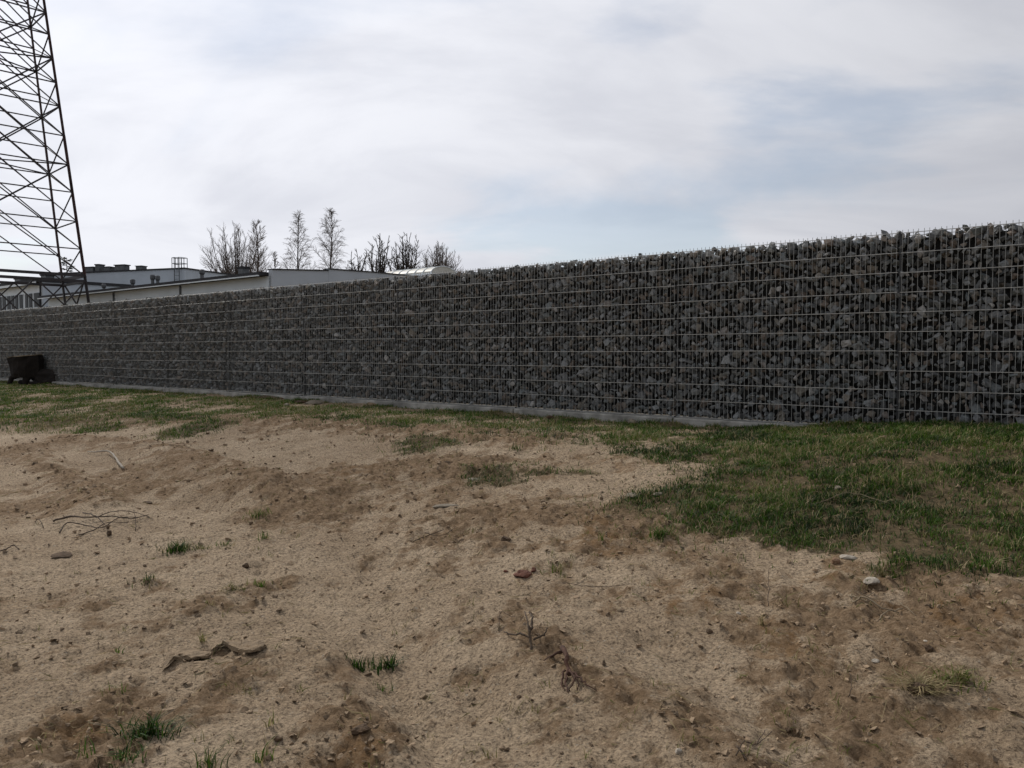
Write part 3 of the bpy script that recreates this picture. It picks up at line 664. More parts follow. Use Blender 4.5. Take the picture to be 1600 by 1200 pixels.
# ------------------------------------------------------------------ bare trees
PROF = dict(broad=lambda f: np.sin(np.pi * np.clip(0.22 + 0.62 * f, 0, 1)) ** 0.7 * (1 - 0.25 * f ** 3), birch=lambda f: np.clip(1.0 - 0.95 * f, 0.05, 1) ** 0.75 * np.clip(0.45 + 2.4 * f, 0, 1),
            knob=lambda f: np.clip(0.45 + 0.9 * f, 0, 1) * np.sqrt(np.clip(1.04 - f ** 4, 0, 1)), round=lambda f: np.sqrt(np.clip(1.02 - f ** 2.2, 0, 1)), column=lambda f: np.sin(np.pi * np.clip(0.18 + 0.74 * f, 0, 1)) ** 0.6)
def bez(a, c, b, n): return [a * (1 - u) ** 2 + c * 2 * u * (1 - u) + b * u * u for u in [i / n for i in range(n + 1)]]
def tree(name, px0, px1, ytop, ybot, Z, label, prof, n1, n2, n3, bark, tw, seed, a2=(18, 42), l2=0.24, l3=0.45, r=(0.065, 0.020, 0.0115), hub=-1.5):
    """limbs arch from the trunk to points on the crown's outline, each with side branches and twigs"""
    rg = random.Random(seed); z0 = 0.2; x0 = pxx((px0 + px1) / 2, Z); W = (px1 - px0) * Z / F * (1.55 if prof == 'birch' else 1.1); zb, zt = zat(ybot, Z) - z0, zat(ytop, Z) - z0; Hc = zt - zb
    root = empty(name, (x0, Z, z0)); tag(root, label, 'tree', 'bare trees behind the buildings')
    tr, cr_ = MB(), MB(); hz = zb + hub; single = prof in ('birch', 'column')
    ttop = zt - 0.3 if single else hz + 0.3
    tp = [Vector((0.10 * math.sin(i * 0.9 + seed), 0.10 * math.cos(i * 1.3), -0.1 + (ttop + 0.1) * i / 12)) for i in range(13)]
    tr.tube(tp, [max(r[0] * 3.4 * (1 - (0.9 if single else 0.45) * i / 12), 0.02) for i in range(13)], 7)
    def side(pts, rad, lens, n, ang, lev):
        for k in range(n):
            u = (0.22 if lev == 2 else 0.15) + (0.78 if lev == 2 else 0.85) * (k + rg.random()) / n; i = min(int(u * (len(pts) - 1)), len(pts) - 2)
            p = pts[i].lerp(pts[i + 1], u * (len(pts) - 1) - i); t = (pts[i + 1] - pts[i]).normalized(); o = t.orthogonal().normalized(); o.rotate(Matrix.Rotation(rg.uniform(0, 6.283), 3, t))
            an = R(rg.uniform(*ang)); d = (t * math.cos(an) + o * math.sin(an) + Vector((0, 0, -0.12 if prof == 'birch' else 0.12))).normalized(); ln = lens * (1.15 - 0.7 * u) * rg.uniform(0.6, 1.2)
            m = p + d * ln * 0.5; e = m + (d + Vector((rg.gauss(0, .16), rg.gauss(0, .16), rg.gauss(0, .12) + (-0.3 if prof == 'birch' else 0.12)))).normalized() * ln * 0.5
            q = [p, m, e]; (cr_).tube(q, [rad, rad * 0.75, rad * 0.45], 3, False)
            if lev == 2: side(q, r[2], ln * l3, n3, (20, 50), 3)
    for k in range(n1):
        f = (k + 0.5 + rg.uniform(-0.4, 0.4)) / n1; f = max(0.02, f); th = k * 2.39996 + rg.uniform(-.5, .5)
        wd = W / 2 * float(PROF[prof](np.array(f))) * (rg.random() ** 0.5 if f < 0.9 else rg.uniform(0.1, 0.7)); e = Vector((wd * math.cos(th), wd * math.sin(th), zb + Hc * f))
        if single: s0 = max(zb - 1.5, e.z - wd * rg.uniform(0.7, 1.3) - 0.3); st_ = Vector((0, 0, min(s0, ttop - 0.3))); c = Vector((e.x * 0.55, e.y * 0.55, st_.z + (e.z - st_.z) * 0.62))
        else: st_ = Vector((0, 0, hz + rg.uniform(-1.2, 0.3))); c = Vector((e.x * rg.uniform(0.45, 0.8), e.y * rg.uniform(0.45, 0.8), st_.z + (e.z - st_.z) * rg.uniform(0.38, 0.55)))
        if prof == 'knob': c += Vector((rg.gauss(0, .45), rg.gauss(0, .45), 0))
        pts = bez(st_, c, e, 7)
        if prof == 'knob': pts = [p + Vector((rg.gauss(0, .07), rg.gauss(0, .07), rg.gauss(0, .07))) * (0 < i < 7) for i, p in enumerate(pts)]
        rr = r[0] * (0.45 if single else 1); tr.tube(pts, [max(rr * (1 - 0.75 * i / 7), r[1]) for i in range(8)], 5, False); side(pts, r[1], W * l2 * (0.35 + 0.65 * float(PROF[prof](np.array(f)))), n2, a2, 2)
    tr.build('trunk', M[bark], root); cr_.build('crown', M[tw], root)
tree('broad_tree', 321, 421, 351, 452, 84, 'broad many stemmed bare tree, the leftmost large tree', 'broad', 50, 12, 7, 'bark', 'twig', 11, (20, 48), 0.36, 0.5)
tree('broad_tree', 390, 418, 347, 446, 88, 'narrow upright bare tree overlapping the right side of the broad tree', 'column', 30, 8, 6, 'bark', 'twig', 12, (22, 50), 0.6, 0.5)
tree('birch_tree', 446, 491, 333, 440, 86, 'slender bare birch, the left one of the birch pair', 'birch', 40, 8, 6, 'bark', 'btwig', 22, (25, 60), 0.36, 0.55, (0.06, 0.018, 0.0095))
tree('birch_tree', 494, 545, 328, 440, 84, 'taller slender bare birch, the right one of the birch pair', 'birch', 42, 8, 6, 'bark', 'btwig', 23, (25, 60), 0.36, 0.55, (0.06, 0.018, 0.0095))
KN = dict(a2=(32, 68), l2=0.46, l3=0.45, r=(0.085, 0.036, 0.021))
tree('gnarled_tree', 542, 580, 387, 434, 88, 'small gnarled bare tree just right of the birches', 'knob', 15, 8, 4, 'bark', 'bark', 31, **KN)
tree('gnarled_tree', 575, 615, 364, 432, 86, 'gnarled bare tree with knobbly limbs, left of the two larger ones', 'knob', 24, 9, 5, 'bark', 'bark', 32, **KN)
tree('gnarled_tree', 605, 664, 366, 434, 87, 'wide gnarled bare tree just left of the rounded bushy tree', 'knob', 32, 9, 5, 'bark', 'bark', 34, **KN)
tree('rounded_tree', 654, 723, 380, 438, 90, 'rounded twiggy bare tree behind the barrel rooflight', 'round', 64, 11, 6, 'bark', 'twig', 41, (22, 50), 0.36, 0.5)
tree('thin_tree', 422, 442, 394, 446, 100, 'small thin bare sapling in the gap before the birches', 'birch', 24, 7, 5, 'bark', 'twig', 51, l2=0.4)
# spruce tip
Zs = 78; x = pxx(108, Zs); root = empty('spruce_tree', (x, Zs, 0.2)); tag(root, 'dark thin spruce tip seen through the foot of the pylon', 'tree')
Hs = zat(403, Zs) - 0.2; MB().tube([(0, 0, 0), (0, 0, Hs * .6), (0, 0, Hs)], [0.18, 0.1, 0.02], 6).build('trunk', M['bark'], root)
V, Fc = [], []; rnd = random.Random(5)
for i in range(60):
    f = (i + 1) / 60; z = Hs * (1 - f * 0.85); Rr = 0.25 + 3.0 * f * rnd.uniform(0.6, 1.1); th = rnd.uniform(0, 6.28)
    for j in range(14):
        k = (j + .5) / 14 * Rr; c = Vector((math.cos(th) * k, math.sin(th) * k, z - 0.25 * k + 0.18 * (k / Rr) ** 2))
        for sd in (-1, 1):
            tipv = c + Vector((math.cos(th + sd * .8), math.sin(th + sd * .8), rnd.uniform(-.5, .1))) * rnd.uniform(.18, .36)
            n = len(V); V += [c, c + Vector((0, 0, 0.07)), tipv]; Fc.append((n, n + 1, n + 2))
link('crown', mesh_np('crown', [v[:] for v in V], Fc, M['needle']), root)

# ------------------------------------------------------------------ grass
def blades(P, hgt, wid, lean, rnd, seg=2):
    """P (n,3) roots; returns V, F, rnd attr. Each blade bends over its own azimuth."""
    n = len(P); th = RNG.uniform(0, 2 * math.pi, n); fa = th + RNG.uniform(0.9, 2.2, n)
    dx, dy = np.cos(th), np.sin(th); wx, wy = np.cos(fa) * wid / 2, np.sin(fa) * wid / 2
    def pt(f, s):
        b_ = lean * hgt * f ** 2; up = hgt * (f - 0.35 * np.clip(lean, 0, 1.2) * f ** 2)
        k = s * (1 - f) ** 0.6
        return np.stack([P[:, 0] + dx * b_ + wx * k, P[:, 1] + dy * b_ + wy * k, P[:, 2] + up - 0.006 * (f == 0)], 1)
    V = np.stack([pt(0.0, 1), pt(0.0, -1), pt(0.5, 1), pt(0.5, -1), pt(1.0, 0)], 1).reshape(-1, 3)
    b_ = np.arange(n) * 5
    Fc = np.concatenate([np.stack([b_, b_ + 1, b_ + 3], 1), np.stack([b_, b_ + 3, b_ + 2], 1), np.stack([b_ + 2, b_ + 3, b_ + 4], 1)])
    return V, Fc, np.repeat(rnd, 5)
def scatter(n, x0, x1, y0, y1, fun):
    x = RNG.uniform(x0, x1, n); y = RNG.uniform(y0, y1, n); k = RNG.random(n) < fun(x, y); return x[k], y[k]
def dens(x, y):
    t, d = td(x, y); r = np.hypot(x, y)
    return turf_mask(x, y) ** 1.2 * (d > 0.06) * (np.abs(x / y) < 0.85) * np.clip(0.62 + 1.5 * fbm(x, y, 0.16, 2, 71), 0.12, 1)
def strip_pts(n):
    t = RNG.uniform(-3, 26.5, n); d = RNG.uniform(0.06, 5.2, n); return P0[0] + U[0] * t + NV[0] * d, P0[1] + U[1] * t + NV[1] * d
def lawn_pts(n): return RNG.uniform(0.9, 8.2, n), RNG.uniform(3.6, 9.2, n)
xa, ya = strip_pts(560000); xb, yb = lawn_pts(330000)
xa, ya = np.concatenate([xa, xb]), np.concatenate([ya, yb]); k_ = RNG.random(len(xa)) < dens(xa, ya); x1, y1 = xa[k_], ya[k_]
z1 = gz(x1, y1); r1 = np.hypot(x1, y1); dry = fbm(x1, y1, 0.9, 3, 83)
t1, d1 = td(x1, y1)
hh = RNG.uniform(0.02, 0.085, len(x1)) * RNG.uniform(0.6, 1.2, len(x1)) * (1 + 0.5 * fbm(x1, y1, 0.6, 2, 89)) * (0.75 + 0.25 * turf_mask(x1, y1))
rv = np.clip(0.22 + 0.52 * dry + 0.20 * sstep(7, 13, r1) + RNG.normal(0, 0.17, len(x1)), 0, 0.86); st = RNG.random(len(x1)) < 0.12 + 0.16 * (dry > 0.1); rv[st] = RNG.uniform(0.82, 1, st.sum())
V, Fc, A = blades(np.stack([x1, y1, z1], 1), hh, 0.0030 + 0.00050 * r1, RNG.uniform(0.3, 1.7, len(x1)), rv)
g = link('grass', mesh_np('grass', V, Fc, M['grass'], True, dict(rnd=A))); tag(g, 'short patchy green grass growing along the foot of the wall', 'grass', kind='stuff')
print('blades', len(x1))
# straw litter lying on soil and turf
x2, y2 = scatter(170000, -8, 7, 2.3, 13, lambda x, y: np.clip(0.02 + 0.10 * soil_mask(x, y) + 0.35 * turf_mask(x, y), 0, 1) * np.clip(4 / np.hypot(x, y), 0, 1) * (np.abs(x / y) < 0.95))
V, Fc, A = blades(np.stack([x2, y2, gz(x2, y2) + 0.004], 1), RNG.uniform(0.02, 0.09, len(x2)), np.full(len(x2), 0.0035), RNG.uniform(1.0, 1.6, len(x2)), RNG.uniform(0.66, 1.0, len(x2)))
V[:, 2] = gz(V[:, 0], V[:, 1]) + 0.002 + 0.006 * RNG.random(len(V))
xs_, ys_ = scatter(5200, -6, 5, 2.3, 10, lambda x, y: np.clip(0.03 + 0.35 * soil_mask(x, y), 0, 1) * (np.abs(x / y) < 0.85) * np.clip(3.5 / np.hypot(x, y), 0, 1))
xs_ = np.repeat(xs_, 6) + RNG.normal(0, 0.016, 6 * len(xs_)); ys_ = np.repeat(ys_, 6) + RNG.normal(0, 0.016, 6 * len(ys_))
V2, F2, A2 = blades(np.stack([xs_, ys_, gz(xs_, ys_)], 1), RNG.uniform(0.015, 0.06, len(xs_)), np.full(len(xs_), 0.004), RNG.uniform(0.3, 1.8, len(xs_)), np.clip(RNG.normal(0.74, 0.14, len(xs_)), 0.3, 1))
Fc = np.concatenate([Fc, F2 + len(V)]); V = np.concatenate([V, V2]); A = np.concatenate([A, A2])
tag(link('straw_litter', mesh_np('straw_litter', V, Fc, M['grass'], False, dict(rnd=A))), 'dry straw scattered over the soil and turf', 'straw', kind='stuff')
# clods and grit
x3, y3 = scatter(420000, -7, 6, 2.2, 11, lambda x, y: np.clip(0.10 + 0.5 * soil_mask(x, y) ** 1.5 + 0.35 * np.clip(fbm(x, y, 0.5, 3, 91), 0, 1), 0, 1) * np.clip(2.6 / np.hypot(x, y), 0, 1) ** 1.5 * (np.abs(x / y) < 0.9) * (1 - 0.8 * turf_mask(x, y)))
z3 = gz(x3, y3); Vs, Fs, Rn, bc_ = [], [], [], 0
small = [hull_proto(7) for _ in range(20)]
for x, y, z in zip(x3, y3, z3):
    V, Fc = small[int(RNG.integers(20))]; s = (0.005 + 0.034 * RNG.random() ** 6) * (0.8 + 0.1 * math.hypot(x, y))
    v = (V * s) @ rot_rand().T; v[:, 2] *= 0.7; v += (x, y, z + s * 0.12); Vs.append(v); Fs.append(Fc + bc_); bc_ += len(v)
tag(link('soil_crumbs', mesh_np('soil_crumbs', np.concatenate(Vs), np.concatenate(Fs), M['crumb'], False)), 'small crumbs of earth strewn over the sand', 'soil', kind='stuff')
print('crumbs', len(x3))

# ------------------------------------------------------------------ single tufts of grass on the sand
def tuft(px, py, n, h, spread, lean, tone, label, name='grass_tuft', dryf=0.15, tall=0):
    c = at(px, py); pr = np.minimum(np.abs(RNG.normal(0, spread * 0.8, n)), spread * 1.5); th = RNG.uniform(0, 2 * math.pi, n)
    x = c.x + pr * np.cos(th) * 1.25; y = c.y + pr * np.sin(th); z = gz(x, y)
    hg = 1.25 * h * RNG.uniform(0.35, 1.0, n); 
    if tall: hg[:tall] = h * RNG.uniform(1.1, 1.7, tall)
    rv = np.clip(tone + RNG.normal(0, 0.10, n), 0, 0.8); k = RNG.random(n) < dryf; rv[k] = RNG.uniform(0.78, 1, k.sum())
    V, Fc, A = blades(np.stack([x, y, z - 0.004], 1), hg, RNG.uniform(0.004, 0.0078, n), RNG.uniform(lean * 0.3, lean * 1.6, n), rv)
    o = link(name, mesh_np(name, V - np.array(c), Fc, M['grass'], True, dict(rnd=A)), None, c)
    tag(o, label, 'grass tuft', 'grass tufts on the bare sand'); return o
TUFTS = [
    (278, 862, 230, 0.085, 0.075, 0.8, 0.12, 'dense dark green round grass tuft, the largest on the left sand', 0.15),
    (318, 858, 30, 0.06, 0.05, 0.8, 0.3, 'sparse tuft touching the right side of the dense round tuft', 0.3),
    (352, 852, 34, 0.06, 0.06, 0.8, 0.35, 'low thin tuft right of the dense round grass tuft', 0.35),
    (415, 843, 34, 0.07, 0.045, 0.7, 0.35, 'thin spiky tuft at the end of the row beside the dense round tuft', 0.3),
    (402, 808, 80, 0.085, 0.075, 0.8, 0.38, 'wide low olive tuft above the row of thin tufts', 0.35),
    (230, 915, 55, 0.065, 0.06, 0.9, 0.10, 'small dark green tuft below the dense round tuft', 0.12),
    (362, 922, 110, 0.045, 0.05, 1.2, 0.72, 'brown withered tuft left of an upright olive tuft', 0.6),
    (408, 920, 50, 0.055, 0.035, 0.5, 0.36, 'small upright olive tuft right of the brown withered tuft', 0.3),
    (330, 948, 12, 0.06, 0.02, 0.6, 0.7, 'few thin brown stalks below the brown withered tuft', 0.5),
    (562, 1045, 60, 0.075, 0.035, 0.7, 0.10, 'left one of two dark green tufts beside the cracked sand', 0.12),
    (606, 1045, 90, 0.075, 0.045, 0.8, 0.08, 'right one of two dark green tufts beside the cracked sand', 0.12),
    (596, 1080, 22, 0.05, 0.03, 0.7, 0.2, 'small tuft just below the two dark green tufts', 0.2),
    (232, 1150, 210, 0.085, 0.06, 1.1, 0.10, 'bushy dark green tuft near the bottom left corner', 0.1),
    (196, 1190, 60, 0.05, 0.05, 1.0, 0.15, 'low dark tuft at lower left edge of the bushy corner tuft', 0.2),
    (134, 1178, 14, 0.085, 0.02, 0.5, 0.3, 'few upright blades left of the bushy corner tuft', 0.3),
    (325, 1200, 46, 0.095, 0.035, 0.6, 0.16, 'spiky green tuft cut by the bottom edge of the picture', 0.2),
    (408, 1190, 24, 0.085, 0.03, 0.7, 0.3, 'thin tuft at the bottom edge right of the spiky green one', 0.3),
    (183, 1018, 8, 0.06, 0.015, 0.7, 0.3, 'tiny tuft left of the cracked earth crust', 0.3),
    (188, 1082, 7, 0.065, 0.012, 0.6, 0.45, 'pair of forked blades midway above the bushy corner tuft', 0.4),
    (425, 1140, 8, 0.075, 0.02, 0.6, 0.5, 'few dry stalks right of the bushy corner tuft', 0.6),
    (540, 1092, 6, 0.07, 0.015, 0.4, 0.5, 'single dark stalks left of the small tuft', 0.3),
    (630, 985, 10, 0.06, 0.03, 0.5, 0.6, 'thin dark stalks standing above the two dark green tufts', 0.5),
    (316, 1005, 16, 0.065, 0.02, 0.5, 0.7, 'pale thin stalks standing behind the cracked earth crust', 0.7),
    (1440, 1085, 190, 0.075, 0.03, 1.7, 0.92, 'drooping straw coloured dead tuft over a dark clod', 0.8),
    (1496, 1068, 120, 0.075, 0.06, 1.1, 0.58, 'olive half dry tuft right of the drooping dead tuft', 0.4),
    (1190, 975, 26, 0.075, 0.018, 0.45, 0.9, 'short broken straw stub standing on the right sand', 0.7),
    (1230, 950, 14, 0.085, 0.03, 0.8, 0.75, 'dark thin stalks behind the broken straw stub', 0.3),
    (1545, 890, 110, 0.085, 0.07, 0.9, 0.3, 'small tuft with two pale blades at the right lawn edge', 0.25),
    (870, 893, 46, 0.07, 0.055, 0.8, 0.6, 'sparse olive tuft right of the red brick pieces', 0.4),
    (940, 848, 16, 0.08, 0.03, 0.5, 0.45, 'few upright dark stalks left of the lawn corner', 0.3),
    (806, 702, 40, 0.10, 0.06, 0.6, 0.15, 'small dark tuft on the pale sand crest', 0.15),
    (1030, 840, 170, 0.085, 0.065, 0.8, 0.28, 'loose tuft at the lower left corner of the lawn', 0.2),
    (1380, 895, 60, 0.07, 0.055, 0.8, 0.72, 'brown dry tuft above the pale limestone', 0.5),
    (740, 830, 16, 0.05, 0.025, 0.7, 0.6, 'scant dry sprigs in the middle of the sand', 0.5),
]
for a in TUFTS: tuft(*a[:8], dryf=a[8])

# ------------------------------------------------------------------ roots, twigs and stalks
def chain(pxs, lifts):
    pts = []
    for (px, py), l in zip(pxs, lifts): p = at(px, py); p.z += l; pts.append(p)
    out = []; E = [pts[0] * 2 - pts[1]] + pts + [pts[-1] * 2 - pts[-2]]
    for i in range(len(pts) - 1):
        p0, p1, p2, p3 = E[i:i + 4]
        for k in range(5):
            u = k / 5; q = 0.5 * (2 * p1 + (p2 - p0) * u + (2 * p0 - 5 * p1 + 4 * p2 - p3) * u * u + (3 * p1 - p0 - 3 * p2 + p3) * u ** 3)
            out.append(q + Vector((RNG.normal(0, .0022), RNG.normal(0, .0022), RNG.normal(0, .0018))))
    return out + [pts[-1]]
def twig_thing(name, label, cat, specs, m, group=None):
    """specs: list of (part, pixels, lifts, r0, r1)"""
    c = at(*specs[0][1][0]); root = empty(name, c) if len(specs) > 1 else None; o = None
    for part, pxs, lifts, r0, r1 in specs:
        pts = chain(pxs, lifts); n = len(pts); rad = [0.58 * (r0 + (r1 - r0) * i / (n - 1)) * RNG.uniform(0.85, 1.15) for i in range(n)]
        mb = MB().tube(pts, rad, 6); o = mb.build(part if root else name, M[m], root, True, None if root else c, c)
    tag(root or o, label, cat, group); return root or o
twig_thing('bleached_twig', 'curved bleached white twig lying on the left soil bank', 'twig',
           [('twig', [(137, 708), (150, 710), (167, 710), (178, 717), (185, 726), (193, 733)], [.02, .035, .04, .04, .035, .01], 0.010, 0.024)], 'pale')
twig_thing('root_tangle', 'tangle of thin dark roots lying on the left sand', 'root', [
    ('root', [(83, 817), (110, 812), (140, 815), (175, 812), (205, 816), (232, 808)], [.01, .03, .03, .03, .02, .01], 0.014, 0.005),
    ('root', [(92, 834), (105, 822), (130, 824), (160, 828), (185, 818), (215, 812)], [.0, .03, .02, .02, .03, .02], 0.010, 0.004),
    ('root', [(120, 840), (145, 832), (170, 822), (200, 822)], [.0, .02, .03, .02], 0.009, 0.004),
    ('root', [(130, 806), (150, 816), (170, 826)], [.03, .04, .01], 0.010, 0.004),
    ('root', [(212, 832), (212, 822), (209, 815)], [.0, .06, .08], 0.006, 0.003),
    ('root', [(150, 813), (180, 806), (215, 806), (240, 812)], [.03, .03, .02, .01], 0.008, 0.003)], 'root')
twig_thing('small_twig', 'short bent dark twig left of the root tangle', 'twig', [('twig', [(54, 817), (62, 819), (69, 826)], [.01, .04, .0], 0.006, 0.004)], 'root')
twig_thing('dead_branch', 'thin dark branch half buried at the left edge', 'twig', [('twig', [(-6, 867), (10, 862), (22, 857), (30, 860)], [.01, .02, .02, .0], 0.009, 0.005)], 'root')
twig_thing('forked_root', 'dark forked root sticking up in the middle of the foreground', 'root', [
    ('root', [(832, 1018), (829, 1008), (826, 1002)], [-.01, .03, .06], 0.012, 0.009),
    ('root', [(830, 1006), (815, 1004), (800, 999), (787, 996)], [.03, .03, .02, .01], 0.010, 0.005),
    ('root', [(828, 1005), (823, 990), (820, 980)], [.04, .05, .07], 0.009, 0.004),
    ('root', [(830, 1003), (831, 990), (827, 978)], [.04, .06, .07], 0.010, 0.005),
    ('root', [(834, 1004), (850, 1001), (856, 994)], [.02, .02, .03], 0.009, 0.004)], 'root')
twig_thing('thin_sprig', 'thin sprig standing just left of the forked root', 'twig', [('twig', [(779, 986), (783, 975), (795, 978), (805, 972)], [.0, .05, .03, .03], 0.003, 0.002)], 'root')
twig_thing('red_root', 'reddish brown splayed root below the forked root', 'root', [
    ('root', [(878, 1030), (884, 1044), (890, 1060)], [.04, .05, .02], 0.020, 0.015),
    ('root', [(888, 1052), (884, 1072), (888, 1092)], [.03, .025, .0], 0.012, 0.004),
    ('root', [(890, 1056), (897, 1072), (890, 1084)], [.03, .03, .0], 0.009, 0.004),
    ('root', [(893, 1058), (905, 1070), (915, 1082), (932, 1088)], [.03, .03, .02, .0], 0.009, 0.004),
    ('root', [(892, 1058), (903, 1074), (902, 1084)], [.03, .02, .0], 0.007, 0.003),
    ('root', [(882, 1054), (877, 1070), (882, 1084)], [.03, .02, .0], 0.010, 0.003),
    ('root', [(880, 1032), (868, 1036), (846, 1032)], [.03, .03, .0], 0.015, 0.008)], 'redroot')
twig_thing('dry_stalk', 'long pale arched stalk lying across the lawn', 'stalk', [('stalk', [(1262, 796), (1290, 791), (1320, 788), (1350, 790), (1392, 797)], [.03, .06, .07, .06, .03], 0.004, 0.003)], 'straw')
twig_thing('twig_heap', 'heap of pale and dark broken twigs below the limestone', 'twig', [
    ('twig', [(1325, 939), (1340, 945), (1356, 950)], [.03, .03, .01], 0.006, 0.004), ('twig', [(1340, 940), (1362, 941), (1372, 939)], [.04, .03, .02], 0.005, 0.003),
    ('twig', [(1352, 947), (1366, 936)], [.03, .03], 0.004, 0.003), ('twig', [(1330, 936), (1333, 945), (1350, 949), (1385, 960), (1410, 952)], [.02, .02, .02, .02, .01], 0.009, 0.005),
    ('twig', [(1372, 971), (1388, 961), (1405, 957)], [.0, .02, .01], 0.006, 0.004), ('twig', [(1402, 944), (1418, 953), (1432, 962)], [.03, .02, .0], 0.004, 0.003)], 'straw')
twig_thing('bare_stalk', 'tall single thin stalk right of the bleached small pebble', 'stalk', [('stalk', [(1200, 948), (1201, 935), (1201, 922)], [.0, .06, .12], 0.004, 0.002)], 'root')
twig_thing('bare_twig', 'thin dark twig leaning near the straw stub', 'twig', [('twig', [(1326, 1098), (1331, 1088), (1327, 1076)], [.0, .03, .06], 0.003, 0.002)], 'root')
twig_thing('straw_stalk', 'pale straw stem leaning left of the drooping dead tuft', 'stalk', [('stalk', [(1412, 1076), (1398, 1060), (1385, 1040)], [.01, .05, .08], 0.003, 0.002)], 'straw')
twig_thing('bottom_twig', 'thin forked twig at the bottom edge right of centre', 'twig', [('twig', [(1150, 1195), (1162, 1180), (1180, 1176), (1206, 1168)], [.01, .03, .03, .06], 0.004, 0.002), ('twig', [(1182, 1180), (1195, 1165)], [.03, .06], 0.003, 0.002), ('twig', [(1152, 1186), (1168, 1200)], [.02, .0], 0.006, 0.004)], 'root')
twig_thing('long_stalk', 'long thin dark stalk lying right of the brick pieces', 'stalk', [('stalk', [(880, 914), (915, 923), (950, 925), (985, 922)], [.01, .015, .015, .01], 0.004, 0.002)], 'root')
twig_thing('ground_twig', 'dark twig lying below the pale flat slab', 'twig', [('twig', [(664, 838), (690, 842), (712, 830)], [.01, .015, .03], 0.005, 0.003), ('twig', [(645, 846), (668, 838), (694, 832)], [.01, .01, .02], 0.006, 0.003)], 'root')

# ------------------------------------------------------------------ stones, bricks, clods
def rock_mesh(name, sx, sy, sz, m, seed, sub=2, rough=0.18, sharp=True):
    bm = bmesh.new(); bmesh.ops.create_icosphere(bm, subdivisions=sub, radius=0.5); rr = np.random.default_rng(seed)
    dirs = rr.normal(size=(9, 3)); dirs /= np.linalg.norm(dirs, axis=1)[:, None]; lim = rr.uniform(0.30, 0.46, 9)
    for v in bm.verts:
        p = np.array(v.co)
        if sharp:
            for d_, l_ in zip(dirs, lim):
                k = p @ d_
                if k > l_: p = p - d_ * (k - l_)
        p = p * (1 + rough * rr.normal() * (0.55 if m in ('clod', 'crust', 'brick', 'stump') else 0.25)); v.co = (p[0] * sx, p[1] * sy, p[2] * sz)
    me = bpy.data.meshes.new(name); bm.to_mesh(me); bm.free(); me.materials.append(M[m]); return me
def rock(name, label, cat, px, py, wpx, flat, m, seed, rz=0, deep=0.8, group=None, sink=0.3):
    p = at(px, py); sz = wpx * p.y / F; o = link(name, rock_mesh(name, sz, sz * deep, sz * flat, m, seed), None)
    zmin = min(v.co.z for v in o.data.vertices); hgt = max(v.co.z for v in o.data.vertices) - zmin
    o.location = (p.x, p.y, float(gz(p.x, p.y)[0]) - zmin - hgt * sink); o.rotation_euler = (0, 0, rz); tag(o, label, cat, group); return o
